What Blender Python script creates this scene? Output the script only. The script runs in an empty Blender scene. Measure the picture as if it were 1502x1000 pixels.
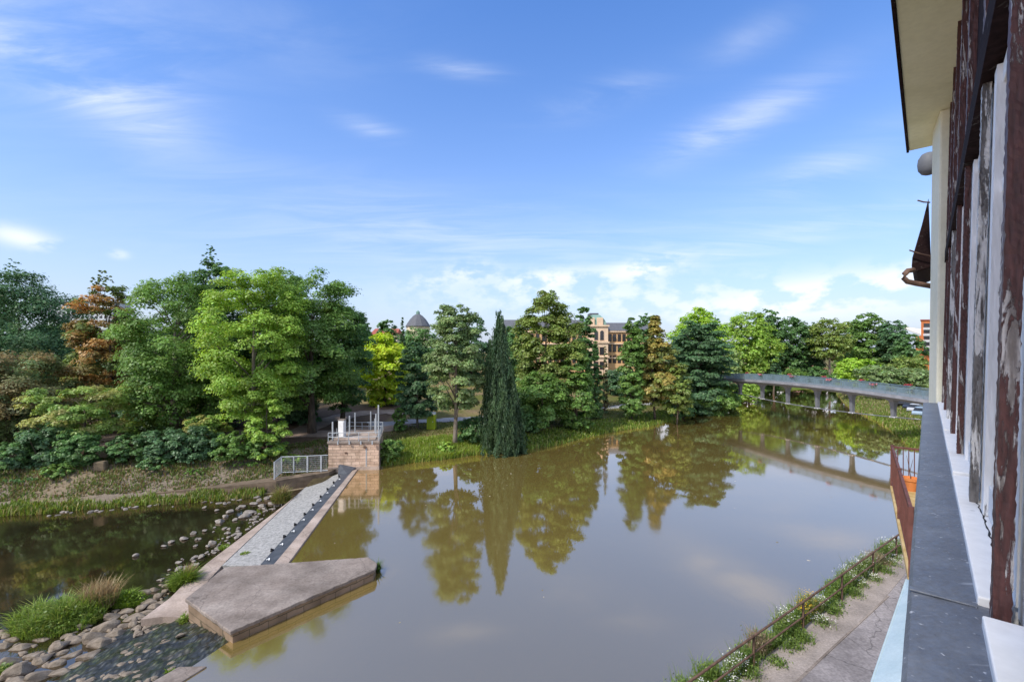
import bpy, math, random
import numpy as np
from mathutils import Vector, Matrix
R = math.radians
sc = bpy.context.scene
COL = sc.collection

# ------------------------------------------------------------------ camera
F, HX, HY, ZC = 670.0, 751.0, 515.0, 12.0
cam = bpy.data.cameras.new('camera'); co = bpy.data.objects.new('camera', cam); COL.objects.link(co)
co.location = (0, 0, ZC); co.rotation_euler = (R(90), 0, 0)
cam.sensor_width = 36; cam.lens = F / 1502 * 36; cam.shift_y = (HY - 500) / 1502
cam.clip_start = 0.02; cam.clip_end = 6000
sc.camera = co

# ------------------------------------------------------------------ light
SUN_AZ, SUN_EL = 228.0, 47.0
to_sun = Vector((math.sin(R(SUN_AZ)) * math.cos(R(SUN_EL)), math.cos(R(SUN_AZ)) * math.cos(R(SUN_EL)), math.sin(R(SUN_EL))))
sl = bpy.data.lights.new('sun', 'SUN'); sl.energy = 3.0; sl.angle = R(4); sl.color = (1.0, 0.94, 0.85)
so = bpy.data.objects.new('sun', sl); COL.objects.link(so); so.location = (-40, -20, 60)
so.rotation_euler = (-to_sun).to_track_quat('-Z', 'Y').to_euler()
sc.view_settings.view_transform = 'Standard'; sc.view_settings.look = 'None'
sc.view_settings.exposure = 0.58; sc.view_settings.gamma = 1.0; sc.view_settings.use_curve_mapping = False

world = bpy.data.worlds.new('World'); sc.world = world; world.use_nodes = True
wn, wl = world.node_tree.nodes, world.node_tree.links
wn.clear()
def W(t): return wn.new(t)
def wm(op, a, b=None, c=None, clamp=False):
    n = W('ShaderNodeMath'); n.operation = op; n.use_clamp = clamp
    for i, v in enumerate((a, b, c)):
        if v is None: continue
        if isinstance(v, (int, float)): n.inputs[i].default_value = v
        else: wl.new(v, n.inputs[i])
    return n.outputs[0]
def build_world():
    out = W('ShaderNodeOutputWorld'); bg = W('ShaderNodeBackground'); bg.inputs[1].default_value = 0.15
    sky = W('ShaderNodeTexSky'); sky.sky_type = 'NISHITA'; sky.sun_disc = False
    sky.sun_elevation = R(SUN_EL); sky.sun_rotation = R(SUN_AZ)
    sky.air_density = 1.0; sky.dust_density = 0.6; sky.ozone_density = 2.0
    hs = W('ShaderNodeHueSaturation'); hs.inputs['Saturation'].default_value = 1.35; hs.inputs['Value'].default_value = 1.22
    hs.inputs['Hue'].default_value = 0.506
    tn = W('ShaderNodeVectorMath'); tn.operation = 'MULTIPLY'; tn.inputs[1].default_value = (1.02, .95, 1.02)
    wl.new(sky.outputs[0], hs.inputs['Color']); wl.new(hs.outputs[0], tn.inputs[0])
    tc = W('ShaderNodeTexCoord'); sp = W('ShaderNodeSeparateXYZ'); wl.new(tc.outputs['Generated'], sp.inputs[0])
    x, y, z = sp.outputs
    az = wm('ARCTAN2', x, y); el = wm('ARCSINE', z)
    zz = wm('MAXIMUM', wm('ADD', z, 0.08), 0.03)
    cb = W('ShaderNodeCombineXYZ'); wl.new(wm('DIVIDE', x, zz), cb.inputs[0]); wl.new(wm('DIVIDE', y, zz), cb.inputs[1])
    ca = W('ShaderNodeCombineXYZ'); wl.new(az, ca.inputs[0]); wl.new(wm('MULTIPLY', el, 1.7), ca.inputs[1])
    def noise(vec, scale, detail, rough, lo, hi, sx=1, sy=1, rot=0, dist=0.0):
        mp = W('ShaderNodeMapping'); mp.inputs['Scale'].default_value = (sx, sy, 1); mp.inputs['Rotation'].default_value = (0, 0, rot)
        wl.new(vec, mp.inputs['Vector'])
        n = W('ShaderNodeTexNoise'); n.inputs['Scale'].default_value = scale; n.inputs['Detail'].default_value = detail
        n.inputs['Roughness'].default_value = rough; n.inputs['Distortion'].default_value = dist
        wl.new(mp.outputs[0], n.inputs['Vector'])
        mr = W('ShaderNodeMapRange'); mr.interpolation_type = 'SMOOTHSTEP'
        mr.inputs[1].default_value = lo; mr.inputs[2].default_value = hi
        wl.new(n.outputs[0], mr.inputs[0]); return mr.outputs[0]
    cir = noise(cb.outputs[0], 1.2, 9, 0.6, 0.30, 0.80, 1.0, 3.4, R(-14), 0.7)
    cum = noise(ca.outputs[0], 15, 10, 0.55, 0.40, 0.58)
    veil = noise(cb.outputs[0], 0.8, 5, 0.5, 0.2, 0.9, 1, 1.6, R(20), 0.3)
    def patches(lst):
        tot = None
        for (px, py, wx, wy, tilt, s) in lst:
            a0 = math.atan((px - HX) / F); k = math.cos(a0); e0 = math.atan((HY - py) / F * k)
            wa = wx / F * k * k; we = wy / F * k; c, s_ = math.cos(R(tilt)), math.sin(R(tilt))
            da = wm('SUBTRACT', az, a0); de = wm('SUBTRACT', el, e0)
            u = wm('DIVIDE', wm('ADD', wm('MULTIPLY', da, c), wm('MULTIPLY', de, s_)), wa)
            v = wm('DIVIDE', wm('SUBTRACT', wm('MULTIPLY', de, c), wm('MULTIPLY', da, s_)), we)
            r2 = wm('ADD', wm('MULTIPLY', u, u), wm('MULTIPLY', v, v))
            g = wm('MULTIPLY', wm('EXPONENT', wm('MULTIPLY', r2, -1.0)), s)
            tot = g if tot is None else wm('ADD', tot, g)
        return tot
    pc = patches([(110, 120, 150, 34, -16, .95), (215, 120, 75, 70, 30, .5), (60, 60, 200, 70, 0, .5), (1085, 178, 120, 24, 14, .75), (682, 104, 50, 9, -3, .75),
                  (880, 145, 90, 18, 10, .4), (1210, 245, 110, 26, 14, .45), (545, 190, 50, 12, -10, .5), (590, 330, 230, 50, -8, .3),
                  (1100, 60, 60, 20, 10, .35), (1100, 355, 260, 18, 5, .5), (350, 40, 260, 60, 10, .2), (760, 360, 500, 50, 0, .22)])
    pu = patches([(30, 348, 55, 14, -8, 1.1), (690, 398, 38, 14, 5, .9), (800, 410, 60, 13, 4, 1.1), (940, 396, 60, 15, 8, 1.1),
                  (1200, 428, 130, 22, 6, 1.15), (1335, 412, 50, 20, 10, 1.2), (880, 435, 260, 24, 0, .75), (1150, 455, 260, 22, 0, .8), (630, 415, 40, 12, 0, .5), (175, 373, 14, 6, 0, .7)])
    cover = wm('ADD', wm('MULTIPLY', wm('MULTIPLY', pc, cir), 0.85), wm('MULTIPLY', wm('MULTIPLY', pu, cum), 0.85))
    # thin high veil overhead, above the frame, greyish
    up = W('ShaderNodeMapRange'); up.interpolation_type = 'SMOOTHSTEP'
    up.inputs[1].default_value = 0.68; up.inputs[2].default_value = 0.98; up.inputs[4].default_value = 0.75
    wl.new(el, up.inputs[0])
    cover = wm('ADD', cover, wm('MULTIPLY', up.outputs[0], wm('ADD', 0.35, wm('MULTIPLY', veil, 0.65))))
    bk = W('ShaderNodeMapRange'); bk.interpolation_type = 'SMOOTHSTEP'; bk.inputs[1].default_value = 0.05; bk.inputs[2].default_value = -0.5; bk.inputs[4].default_value = 0.85  # unseen bright cloud behind the camera, added as front fill for the trees
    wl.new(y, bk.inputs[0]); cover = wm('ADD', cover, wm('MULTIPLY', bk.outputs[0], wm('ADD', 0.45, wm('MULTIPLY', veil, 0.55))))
    hz = wm('MULTIPLY', wm('EXPONENT', wm('MULTIPLY', wm('MAXIMUM', el, 0.0), -3.4)), 0.97)
    cover = wm('MINIMUM', cover, 0.97)
    mh = W('ShaderNodeMix'); mh.data_type = 'RGBA'; mh.inputs['B'].default_value = (2.45, 2.85, 3.7, 1)
    wl.new(hz, mh.inputs['Factor']); wl.new(tn.outputs[0], mh.inputs['A'])
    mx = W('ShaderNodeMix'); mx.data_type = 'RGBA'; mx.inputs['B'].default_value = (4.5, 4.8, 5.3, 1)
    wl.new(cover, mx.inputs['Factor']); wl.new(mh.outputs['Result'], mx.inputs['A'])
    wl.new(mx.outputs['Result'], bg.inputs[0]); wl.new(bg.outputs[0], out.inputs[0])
build_world()

# ------------------------------------------------------------------ helpers
rng = np.random.default_rng(7)
def P(px, py, z=0.0):
    d = F * (ZC - z) / (py - HY); return Vector(((px - HX) / F * d, d, z))
def Q(px, d): return (px - HX) / F * d
def ZY(py, d): return ZC - (py - HY) / F * d
FU = Vector((0.6726, 0.7400)); FN = Vector((0.7400, -0.6726))     # along the facade / away from the river
LEAN = 0.022
def L(s, a, dz):                                                 # facade coordinates -> world
    a = a + (LEAN * (dz + .6) if dz > -3 else LEAN * -2.4)
    return (FU.x * s + FN.x * a, FU.y * s + FN.y * a, ZC + dz)

class MB:
    def __init__(s): s.v = []; s.f = []
    def add(s, vs, fs):
        o = len(s.v); s.v += [tuple(v) for v in vs]; s.f += [tuple(i + o for i in f) for f in fs]; return s
    def hexa(s, p):   # 8 points: bottom 4 then top 4 (ccw)
        return s.add(p, [(3, 2, 1, 0), (4, 5, 6, 7), (0, 1, 5, 4), (1, 2, 6, 5), (2, 3, 7, 6), (3, 0, 4, 7)])
    def box(s, c, sz, rz=0.0):
        x, y, z = sz[0] / 2, sz[1] / 2, sz[2] / 2; ca, sa = math.cos(rz), math.sin(rz); pts = []
        for dz in (-z, z):
            for dx, dy in ((-x, -y), (x, -y), (x, y), (-x, y)):
                pts.append((c[0] + dx * ca - dy * sa, c[1] + dx * sa + dy * ca, c[2] + dz))
        return s.hexa(pts)
    def prism(s, poly, z0, z1):
        n = len(poly)
        zz0 = z0 if hasattr(z0, '__len__') else [z0] * n; zz1 = z1 if hasattr(z1, '__len__') else [z1] * n
        vs = [(p[0], p[1], zz0[i]) for i, p in enumerate(poly)] + [(p[0], p[1], zz1[i]) for i, p in enumerate(poly)]
        fs = [tuple(range(n - 1, -1, -1)), tuple(range(n, 2 * n))] + [(i, (i + 1) % n, n + (i + 1) % n, n + i) for i in range(n)]
        return s.add(vs, fs)
    def tube(s, pts, r, n=6, cap=True):
        pts = [Vector(p) for p in pts]; m = len(pts); rr = r if hasattr(r, '__len__') else [r] * m
        vs = []; ref = Vector((0, 0, 1))
        for i, p in enumerate(pts):
            t = (pts[min(i + 1, m - 1)] - pts[max(i - 1, 0)]); t = t.normalized() if t.length > 1e-9 else Vector((0, 0, 1))
            a = t.cross(ref if abs(t.z) < 0.95 else Vector((1, 0, 0))).normalized(); b = t.cross(a).normalized()
            for k in range(n):
                w = 2 * math.pi * k / n; vs.append(p + a * (rr[i] * math.cos(w)) + b * (rr[i] * math.sin(w)))
        fs = []
        for i in range(m - 1):
            for k in range(n): fs.append((i * n + k, i * n + (k + 1) % n, (i + 1) * n + (k + 1) % n, (i + 1) * n + k))
        if cap: fs += [tuple(range(n - 1, -1, -1)), tuple((m - 1) * n + k for k in range(n))]
        return s.add(vs, fs)
    def lathe(s, c, prof, n=16):
        vs = []
        for (r, z) in prof:
            for k in range(n): vs.append((c[0] + r * math.cos(2 * math.pi * k / n), c[1] + r * math.sin(2 * math.pi * k / n), c[2] + z))
        fs = []
        for i in range(len(prof) - 1):
            for k in range(n): fs.append((i * n + k, i * n + (k + 1) % n, (i + 1) * n + (k + 1) % n, (i + 1) * n + k))
        fs += [tuple(range(n - 1, -1, -1)), tuple((len(prof) - 1) * n + k for k in range(n))]
        return s.add(vs, fs)
    def build(s, name, mat, parent=None, bevel=0.0, smooth=False, jitter=0.0):
        me = bpy.data.meshes.new(name)
        v = s.v
        me.from_pydata(v, [], s.f); me.update(); me.materials.append(mat)
        o = bpy.data.objects.new(name, me); COL.objects.link(o)
        if smooth:
            for p in me.polygons: p.use_smooth = True
        if bevel:
            m = o.modifiers.new('bevel', 'BEVEL'); m.width = bevel; m.segments = 2; m.limit_method = 'ANGLE'
        if parent is not None: put(o, parent)
        return o
def put(o, parent):                                   # geometry is in world coordinates: keep it there
    o.parent = parent; o.matrix_parent_inverse = Matrix.Translation(-Vector(parent.location)) if parent.rotation_euler.z == 0 else parent.matrix_basis.inverted()
def tag(o, label=None, cat=None, group=None, kind=None):
    if label: o['label'] = label
    if cat: o['category'] = cat
    if group: o['group'] = group
    if kind: o['kind'] = kind
    return o
def thing(name, label, cat, loc=(0, 0, 0), group=None):
    o = bpy.data.objects.new(name, None); COL.objects.link(o); o.location = loc; o.empty_display_size = 0.3
    return tag(o, label, cat, group)
def np_obj(name, V, Fc, mat, parent=None, col=None, smooth=False):
    V = np.asarray(V, dtype=np.float32); Fc = np.asarray(Fc, dtype=np.int32); k = Fc.shape[1]
    me = bpy.data.meshes.new(name); me.vertices.add(len(V)); me.vertices.foreach_set('co', V.ravel())
    me.loops.add(Fc.size); me.loops.foreach_set('vertex_index', Fc.ravel())
    me.polygons.add(len(Fc)); me.polygons.foreach_set('loop_start', np.arange(0, Fc.size, k, dtype=np.int32))
    me.polygons.foreach_set('use_smooth', np.full(len(Fc), smooth))
    me.update(calc_edges=True); me.validate()
    if col is not None:
        a = me.color_attributes.new('Col', 'FLOAT_COLOR', 'POINT')
        c = np.ones((len(V), 4), dtype=np.float32); c[:, :3] = col; a.data.foreach_set('color', c.ravel())
    me.materials.append(mat)
    o = bpy.data.objects.new(name, me); COL.objects.link(o)
    if parent is not None: put(o, parent)
    return o

# ------------------------------------------------------------------ materials
def new_mat(name):
    m = bpy.data.materials.new(name); m.use_nodes = True; n = m.node_tree.nodes; n.clear()
    return m, n, m.node_tree.links
def ramp(n, stops):
    r = n.new('ShaderNodeValToRGB'); e = r.color_ramp.elements
    while len(e) < len(stops): e.new(0.5)
    for i, (p, c) in enumerate(stops): e[i].position = p; e[i].color = (*c, 1)
    return r
def nmat(name, stops, scale=3.0, rough=0.8, bump=0.3, bscale=None, stretch=(1, 1, 1), detail=7, spec=0.3, metal=0.0, bdist=0.02, fine=0.0):
    m, n, l = new_mat(name)
    out = n.new('ShaderNodeOutputMaterial'); b = n.new('ShaderNodeBsdfPrincipled'); l.new(b.outputs[0], out.inputs[0])
    b.inputs['Roughness'].default_value = rough; b.inputs['Specular IOR Level'].default_value = spec; b.inputs['Metallic'].default_value = metal
    tc = n.new('ShaderNodeTexCoord'); mp = n.new('ShaderNodeMapping'); mp.inputs['Scale'].default_value = stretch
    l.new(tc.outputs['Object'], mp.inputs[0])
    no = n.new('ShaderNodeTexNoise'); no.inputs['Scale'].default_value = scale; no.inputs['Detail'].default_value = detail; no.inputs['Roughness'].default_value = 0.62
    l.new(mp.outputs[0], no.inputs['Vector'])
    r = ramp(n, stops); l.new(no.outputs[0], r.inputs[0])
    last = r.outputs[0]
    if fine:
        n2 = n.new('ShaderNodeTexNoise'); n2.inputs['Scale'].default_value = scale * 14; n2.inputs['Detail'].default_value = 3
        l.new(mp.outputs[0], n2.inputs['Vector'])
        mr = n.new('ShaderNodeMapRange'); mr.inputs[1].default_value = .3; mr.inputs[2].default_value = .7; mr.inputs[3].default_value = 1 - fine; mr.inputs[4].default_value = 1 + fine
        l.new(n2.outputs[0], mr.inputs[0])
        vm = n.new('ShaderNodeVectorMath'); vm.operation = 'SCALE'; l.new(last, vm.inputs[0]); l.new(mr.outputs[0], vm.inputs['Scale']); last = vm.outputs[0]
    l.new(last, b.inputs['Base Color'])
    if bump:
        nb = n.new('ShaderNodeTexNoise'); nb.inputs['Scale'].default_value = bscale or scale * 5; nb.inputs['Detail'].default_value = 6
        l.new(mp.outputs[0], nb.inputs['Vector'])
        bp = n.new('ShaderNodeBump'); bp.inputs['Strength'].default_value = bump; bp.inputs['Distance'].default_value = bdist
        l.new(nb.outputs[0], bp.inputs['Height']); l.new(bp.outputs[0], b.inputs['Normal'])
    return m
def flat(name, c, rough=0.6, **k): return nmat(name, [(0.3, tuple(x * .82 for x in c)), (0.7, tuple(min(1, x * 1.12) for x in c))], rough=rough, **k)
def leaf_mat():
    m, n, l = new_mat('leaves')
    out = n.new('ShaderNodeOutputMaterial'); at = n.new('ShaderNodeAttribute'); at.attribute_name = 'Col'
    d = n.new('ShaderNodeBsdfDiffuse'); t = n.new('ShaderNodeBsdfTranslucent'); g = n.new('ShaderNodeBsdfGlossy'); g.inputs['Roughness'].default_value = 0.45
    g.inputs['Color'].default_value = (.6, .65, .6, 1)
    hs = n.new('ShaderNodeHueSaturation'); hs.inputs['Hue'].default_value = 0.485; hs.inputs['Saturation'].default_value = 1.1; hs.inputs['Value'].default_value = 1.45
    l.new(at.outputs['Color'], d.inputs[0]); l.new(at.outputs['Color'], hs.inputs['Color']); l.new(hs.outputs[0], t.inputs[0])
    mx = n.new('ShaderNodeMixShader'); mx.inputs[0].default_value = 0.38; l.new(d.outputs[0], mx.inputs[1]); l.new(t.outputs[0], mx.inputs[2])
    m2 = n.new('ShaderNodeMixShader'); m2.inputs[0].default_value = 0.04; l.new(mx.outputs[0], m2.inputs[1]); l.new(g.outputs[0], m2.inputs[2])
    l.new(m2.outputs[0], out.inputs[0]); return m
def ground_mat():
    m, n, l = new_mat('park_ground')
    out = n.new('ShaderNodeOutputMaterial'); b = n.new('ShaderNodeBsdfPrincipled'); l.new(b.outputs[0], out.inputs[0]); b.inputs['Roughness'].default_value = 0.95; b.inputs['Specular IOR Level'].default_value = 0.1
    at = n.new('ShaderNodeAttribute'); at.attribute_name = 'Col'
    tc = n.new('ShaderNodeTexCoord'); no = n.new('ShaderNodeTexNoise'); no.inputs['Scale'].default_value = 1.6; no.inputs['Detail'].default_value = 9; no.inputs['Roughness'].default_value = .7
    l.new(tc.outputs['Object'], no.inputs['Vector'])
    r = ramp(n, [(0.3, (.45, .45, .45)), (0.5, (1, 1, 1)), (0.7, (1.0, 1.0, 1.0))]); l.new(no.outputs[0], r.inputs[0])
    mx = n.new('ShaderNodeMix'); mx.data_type = 'RGBA'; mx.blend_type = 'MULTIPLY'; mx.inputs['Factor'].default_value = 0.9
    l.new(at.outputs['Color'], mx.inputs['A']); l.new(r.outputs[0], mx.inputs['B']); l.new(mx.outputs['Result'], b.inputs['Base Color'])
    bp = n.new('ShaderNodeBump'); bp.inputs['Strength'].default_value = .8; bp.inputs['Distance'].default_value = .12
    n3 = n.new('ShaderNodeTexNoise'); n3.inputs['Scale'].default_value = 5; n3.inputs['Detail'].default_value = 6; l.new(tc.outputs['Object'], n3.inputs['Vector'])
    l.new(n3.outputs[0], bp.inputs['Height']); l.new(bp.outputs[0], b.inputs['Normal']); return m
def water_mat(name, c1, c2, tint, rough, ior, add, bump, scale, patch=.06):
    m, n, l = new_mat(name)
    out = n.new('ShaderNodeOutputMaterial'); d = n.new('ShaderNodeBsdfDiffuse'); g = n.new('ShaderNodeBsdfGlossy')
    g.inputs['Roughness'].default_value = rough; g.inputs['Color'].default_value = (*tint, 1)
    tc = n.new('ShaderNodeTexCoord')
    no = n.new('ShaderNodeTexNoise'); no.inputs['Scale'].default_value = patch; no.inputs['Detail'].default_value = 5; l.new(tc.outputs['Object'], no.inputs['Vector'])
    r = ramp(n, [(.35, c1), (.65, c2)]); l.new(no.outputs[0], r.inputs[0]); l.new(r.outputs[0], d.inputs[0])
    mp = n.new('ShaderNodeMapping'); mp.inputs['Scale'].default_value = (1, .45, 1); mp.inputs['Rotation'].default_value = (0, 0, .5); l.new(tc.outputs['Object'], mp.inputs[0])
    nb = n.new('ShaderNodeTexNoise'); nb.inputs['Scale'].default_value = scale; nb.inputs['Detail'].default_value = 4; l.new(mp.outputs[0], nb.inputs['Vector'])
    bp = n.new('ShaderNodeBump'); bp.inputs['Strength'].default_value = bump; bp.inputs['Distance'].default_value = .02
    wv = n.new('ShaderNodeTexNoise'); wv.inputs['Scale'].default_value = patch * 1.4; wv.inputs['Detail'].default_value = 4; l.new(mp.outputs[0], wv.inputs['Vector'])
    m1 = n.new('ShaderNodeMapRange'); m1.inputs[1].default_value = .4; m1.inputs[2].default_value = .65; m1.inputs[3].default_value = bump * .5; m1.inputs[4].default_value = bump * 2.0; l.new(wv.outputs[0], m1.inputs[0]); l.new(m1.outputs[0], bp.inputs['Strength'])
    m2 = n.new('ShaderNodeMapRange'); m2.inputs[1].default_value = .4; m2.inputs[2].default_value = .65; m2.inputs[3].default_value = rough * .6; m2.inputs[4].default_value = rough * 1.7; l.new(wv.outputs[0], m2.inputs[0]); l.new(m2.outputs[0], g.inputs['Roughness'])
    l.new(nb.outputs[0], bp.inputs['Height']); l.new(bp.outputs[0], g.inputs['Normal'])
    fr = n.new('ShaderNodeFresnel'); fr.inputs[0].default_value = ior
    ad = n.new('ShaderNodeMath'); ad.use_clamp = True; l.new(fr.outputs[0], ad.inputs[0]); ad.inputs[1].default_value = add
    mx = n.new('ShaderNodeMixShader'); l.new(ad.outputs[0], mx.inputs[0]); l.new(d.outputs[0], mx.inputs[1]); l.new(g.outputs[0], mx.inputs[2])
    l.new(mx.outputs[0], out.inputs[0]); return m
def brick_mat(name, c1, c2, mortar, scale, bw, bh, rough=.9, ms=.012):
    m, n, l = new_mat(name)
    out = n.new('ShaderNodeOutputMaterial'); b = n.new('ShaderNodeBsdfPrincipled'); l.new(b.outputs[0], out.inputs[0]); b.inputs['Roughness'].default_value = rough
    tc = n.new('ShaderNodeTexCoord'); sp = n.new('ShaderNodeSeparateXYZ'); l.new(tc.outputs['Object'], sp.inputs[0])
    ad = n.new('ShaderNodeMath'); l.new(sp.outputs[0], ad.inputs[0]); l.new(sp.outputs[1], ad.inputs[1])
    cb = n.new('ShaderNodeCombineXYZ'); l.new(ad.outputs[0], cb.inputs[0]); l.new(sp.outputs[2], cb.inputs[1])
    nz = n.new('ShaderNodeTexNoise'); nz.inputs['Scale'].default_value = 3; l.new(tc.outputs['Object'], nz.inputs['Vector'])
    vm = n.new('ShaderNodeVectorMath'); vm.operation = 'SCALE'; vm.inputs['Scale'].default_value = .12; l.new(nz.outputs['Color'], vm.inputs[0])
    va = n.new('ShaderNodeVectorMath'); l.new(cb.outputs[0], va.inputs[0]); l.new(vm.outputs[0], va.inputs[1])
    br = n.new('ShaderNodeTexBrick'); br.inputs['Scale'].default_value = scale; br.inputs['Brick Width'].default_value = bw; br.inputs['Row Height'].default_value = bh
    br.inputs['Mortar Size'].default_value = ms; br.inputs['Color1'].default_value = (*c1, 1); br.inputs['Color2'].default_value = (*c2, 1); br.inputs['Mortar'].default_value = (*mortar, 1)
    l.new(va.outputs[0], br.inputs['Vector'])
    no = n.new('ShaderNodeTexNoise'); no.inputs['Scale'].default_value = 1.4; no.inputs['Detail'].default_value = 8; l.new(tc.outputs['Object'], no.inputs['Vector'])
    r = ramp(n, [(.3, (.55, .5, .45)), (.6, (1.05, 1, 1))]); l.new(no.outputs[0], r.inputs[0])
    mx = n.new('ShaderNodeMix'); mx.data_type = 'RGBA'; mx.blend_type = 'MULTIPLY'; mx.inputs['Factor'].default_value = .8
    l.new(br.outputs[0], mx.inputs['A']); l.new(r.outputs[0], mx.inputs['B']); l.new(mx.outputs['Result'], b.inputs['Base Color'])
    bp = n.new('ShaderNodeBump'); bp.inputs['Strength'].default_value = .6; bp.inputs['Distance'].default_value = .03; bp.invert = True
    l.new(br.outputs['Fac'], bp.inputs['Height']); l.new(bp.outputs[0], b.inputs['Normal']); return m

def cracks(m, scale=.6, w=.006, c=.5):
    n, l = m.node_tree.nodes, m.node_tree.links; b = [x for x in n if x.type == 'BSDF_PRINCIPLED'][0]; src = b.inputs['Base Color'].links[0].from_socket
    tc = n.new('ShaderNodeTexCoord'); nz = n.new('ShaderNodeTexNoise'); nz.inputs['Scale'].default_value = 1.8; nz.inputs['Detail'].default_value = 6; l.new(tc.outputs['Object'], nz.inputs['Vector'])
    vm = n.new('ShaderNodeVectorMath'); vm.operation = 'MULTIPLY_ADD'; vm.inputs[1].default_value = (.55, .55, .55); l.new(nz.outputs['Color'], vm.inputs[0]); l.new(tc.outputs['Object'], vm.inputs[2])
    vo = n.new('ShaderNodeTexVoronoi'); vo.feature = 'DISTANCE_TO_EDGE'; vo.inputs['Scale'].default_value = scale; l.new(vm.outputs[0], vo.inputs['Vector'])
    mr = n.new('ShaderNodeMapRange'); mr.inputs[1].default_value = w * .4; mr.inputs[2].default_value = w; mr.inputs[3].default_value = c; mr.inputs[4].default_value = 1; l.new(vo.outputs['Distance'], mr.inputs[0])
    lo = n.new('ShaderNodeTexNoise'); lo.inputs['Scale'].default_value = .45; lo.inputs['Detail'].default_value = 7; lo.inputs['Roughness'].default_value = .65; l.new(tc.outputs['Object'], lo.inputs['Vector'])
    m3 = n.new('ShaderNodeMapRange'); m3.inputs[1].default_value = .35; m3.inputs[2].default_value = .62; m3.inputs[3].default_value = .74; m3.inputs[4].default_value = 1.08; l.new(lo.outputs[0], m3.inputs[0])
    mm = n.new('ShaderNodeMath'); mm.operation = 'MULTIPLY'; l.new(mr.outputs[0], mm.inputs[0]); l.new(m3.outputs[0], mm.inputs[1])
    sc_ = n.new('ShaderNodeVectorMath'); sc_.operation = 'SCALE'; l.new(src, sc_.inputs[0]); l.new(mm.outputs[0], sc_.inputs['Scale']); l.new(sc_.outputs[0], b.inputs['Base Color'])
M_LEAF = leaf_mat(); M_GROUND = ground_mat()
M_BARK = nmat('bark', [(.3, (.045, .035, .028)), (.7, (.14, .11, .085))], 4, .95, .8, 12, (1, 1, .25))
M_BARK_PALE = nmat('pale_bark', [(.3, (.12, .10, .08)), (.7, (.26, .22, .18))], 4, .95, .8, 12, (1, 1, .25))
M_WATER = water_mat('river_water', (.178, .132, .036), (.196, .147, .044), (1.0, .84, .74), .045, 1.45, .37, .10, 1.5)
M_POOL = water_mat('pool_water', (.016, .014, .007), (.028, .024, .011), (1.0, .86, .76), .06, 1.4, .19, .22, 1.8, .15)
M_CONC = nmat('weathered_concrete', [(.25, (.15, .12, .10)), (.5, (.235, .195, .168)), (.75, (.32, .275, .24))], .7, .92, .35, 14, fine=.18)
M_CONC_SIDE = nmat('stained_concrete', [(.25, (.07, .055, .035)), (.5, (.17, .13, .085)), (.8, (.30, .24, .17))], 1.1, .92, .6, 7, (1, 1, 1.6), fine=.2)
M_PINK = nmat('pinkish_concrete', [(.25, (.26, .20, .165)), (.5, (.37, .295, .245)), (.75, (.46, .375, .325))], .8, .9, .3, 16, fine=.15)
M_GRAVEL = nmat('pale_gravel_paving', [(.3, (.17, .17, .165)), (.5, (.29, .285, .275)), (.7, (.40, .39, .375))], 5, .9, .9, 9, fine=.35)
M_RUBBER = nmat('dark_rubber_sheet', [(.3, (.035, .042, .055)), (.7, (.085, .095, .115))], 1.6, .55, .25, 8, fine=.15)
M_BLACK = flat('black_rubber', (.012, .012, .013), .7, bump=.1)
M_WHITE = flat('white_paint', (.74, .74, .73), .6, scale=2, bump=.1)
M_STEEL = flat('galvanised_steel', (.36, .39, .42), .5, scale=5, bump=.1, metal=.2)
M_ROCK = nmat('river_stone', [(.25, (.10, .088, .075)), (.5, (.22, .195, .17)), (.75, (.34, .31, .28))], 2.2, .85, .7, 9, fine=.2)
M_BOULDER = nmat('grey_boulder', [(.25, (.085, .068, .050)), (.5, (.215, .175, .135)), (.75, (.33, .285, .23))], 2.0, .85, .8, 8, fine=.2)
M_SAND = brick_mat('sandstone_blocks', (.60, .46, .35), (.44, .32, .24), (.27, .21, .16), 1.0, .8, .3, ms=.02)
M_WALLSTONE = brick_mat('old_river_wall', (.19, .145, .10), (.13, .10, .07), (.15, .12, .09), 1.0, .8, .32)
M_ASPH = nmat('worn_asphalt', [(.25, (.20, .18, .18)), (.5, (.27, .245, .245)), (.75, (.33, .30, .295))], .9, .93, .35, 40, fine=.22)
M_PATH = nmat('gravel_path', [(.3, (.24, .17, .13)), (.7, (.38, .29, .235))], .8, .95, .3, 20, fine=.15)
M_PATHGREY = nmat('grey_park_path', [(.3, (.27, .26, .27)), (.7, (.37, .36, .37))], .8, .95, .2, 20, fine=.1)
cracks(M_ASPH, .45, .010, .6); cracks(M_CONC, .3, .006, .7); cracks(M_PINK, .35, .008, .65)
M_RUST = nmat('rusty_brown_rail', [(.3, (.06, .035, .025)), (.7, (.19, .115, .08))], 6, .8, .4, 30)
M_REDPAINT = nmat('red_brown_paint', [(.3, (.085, .032, .024)), (.7, (.16, .06, .048))], 5, .6, .2, 30)

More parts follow.
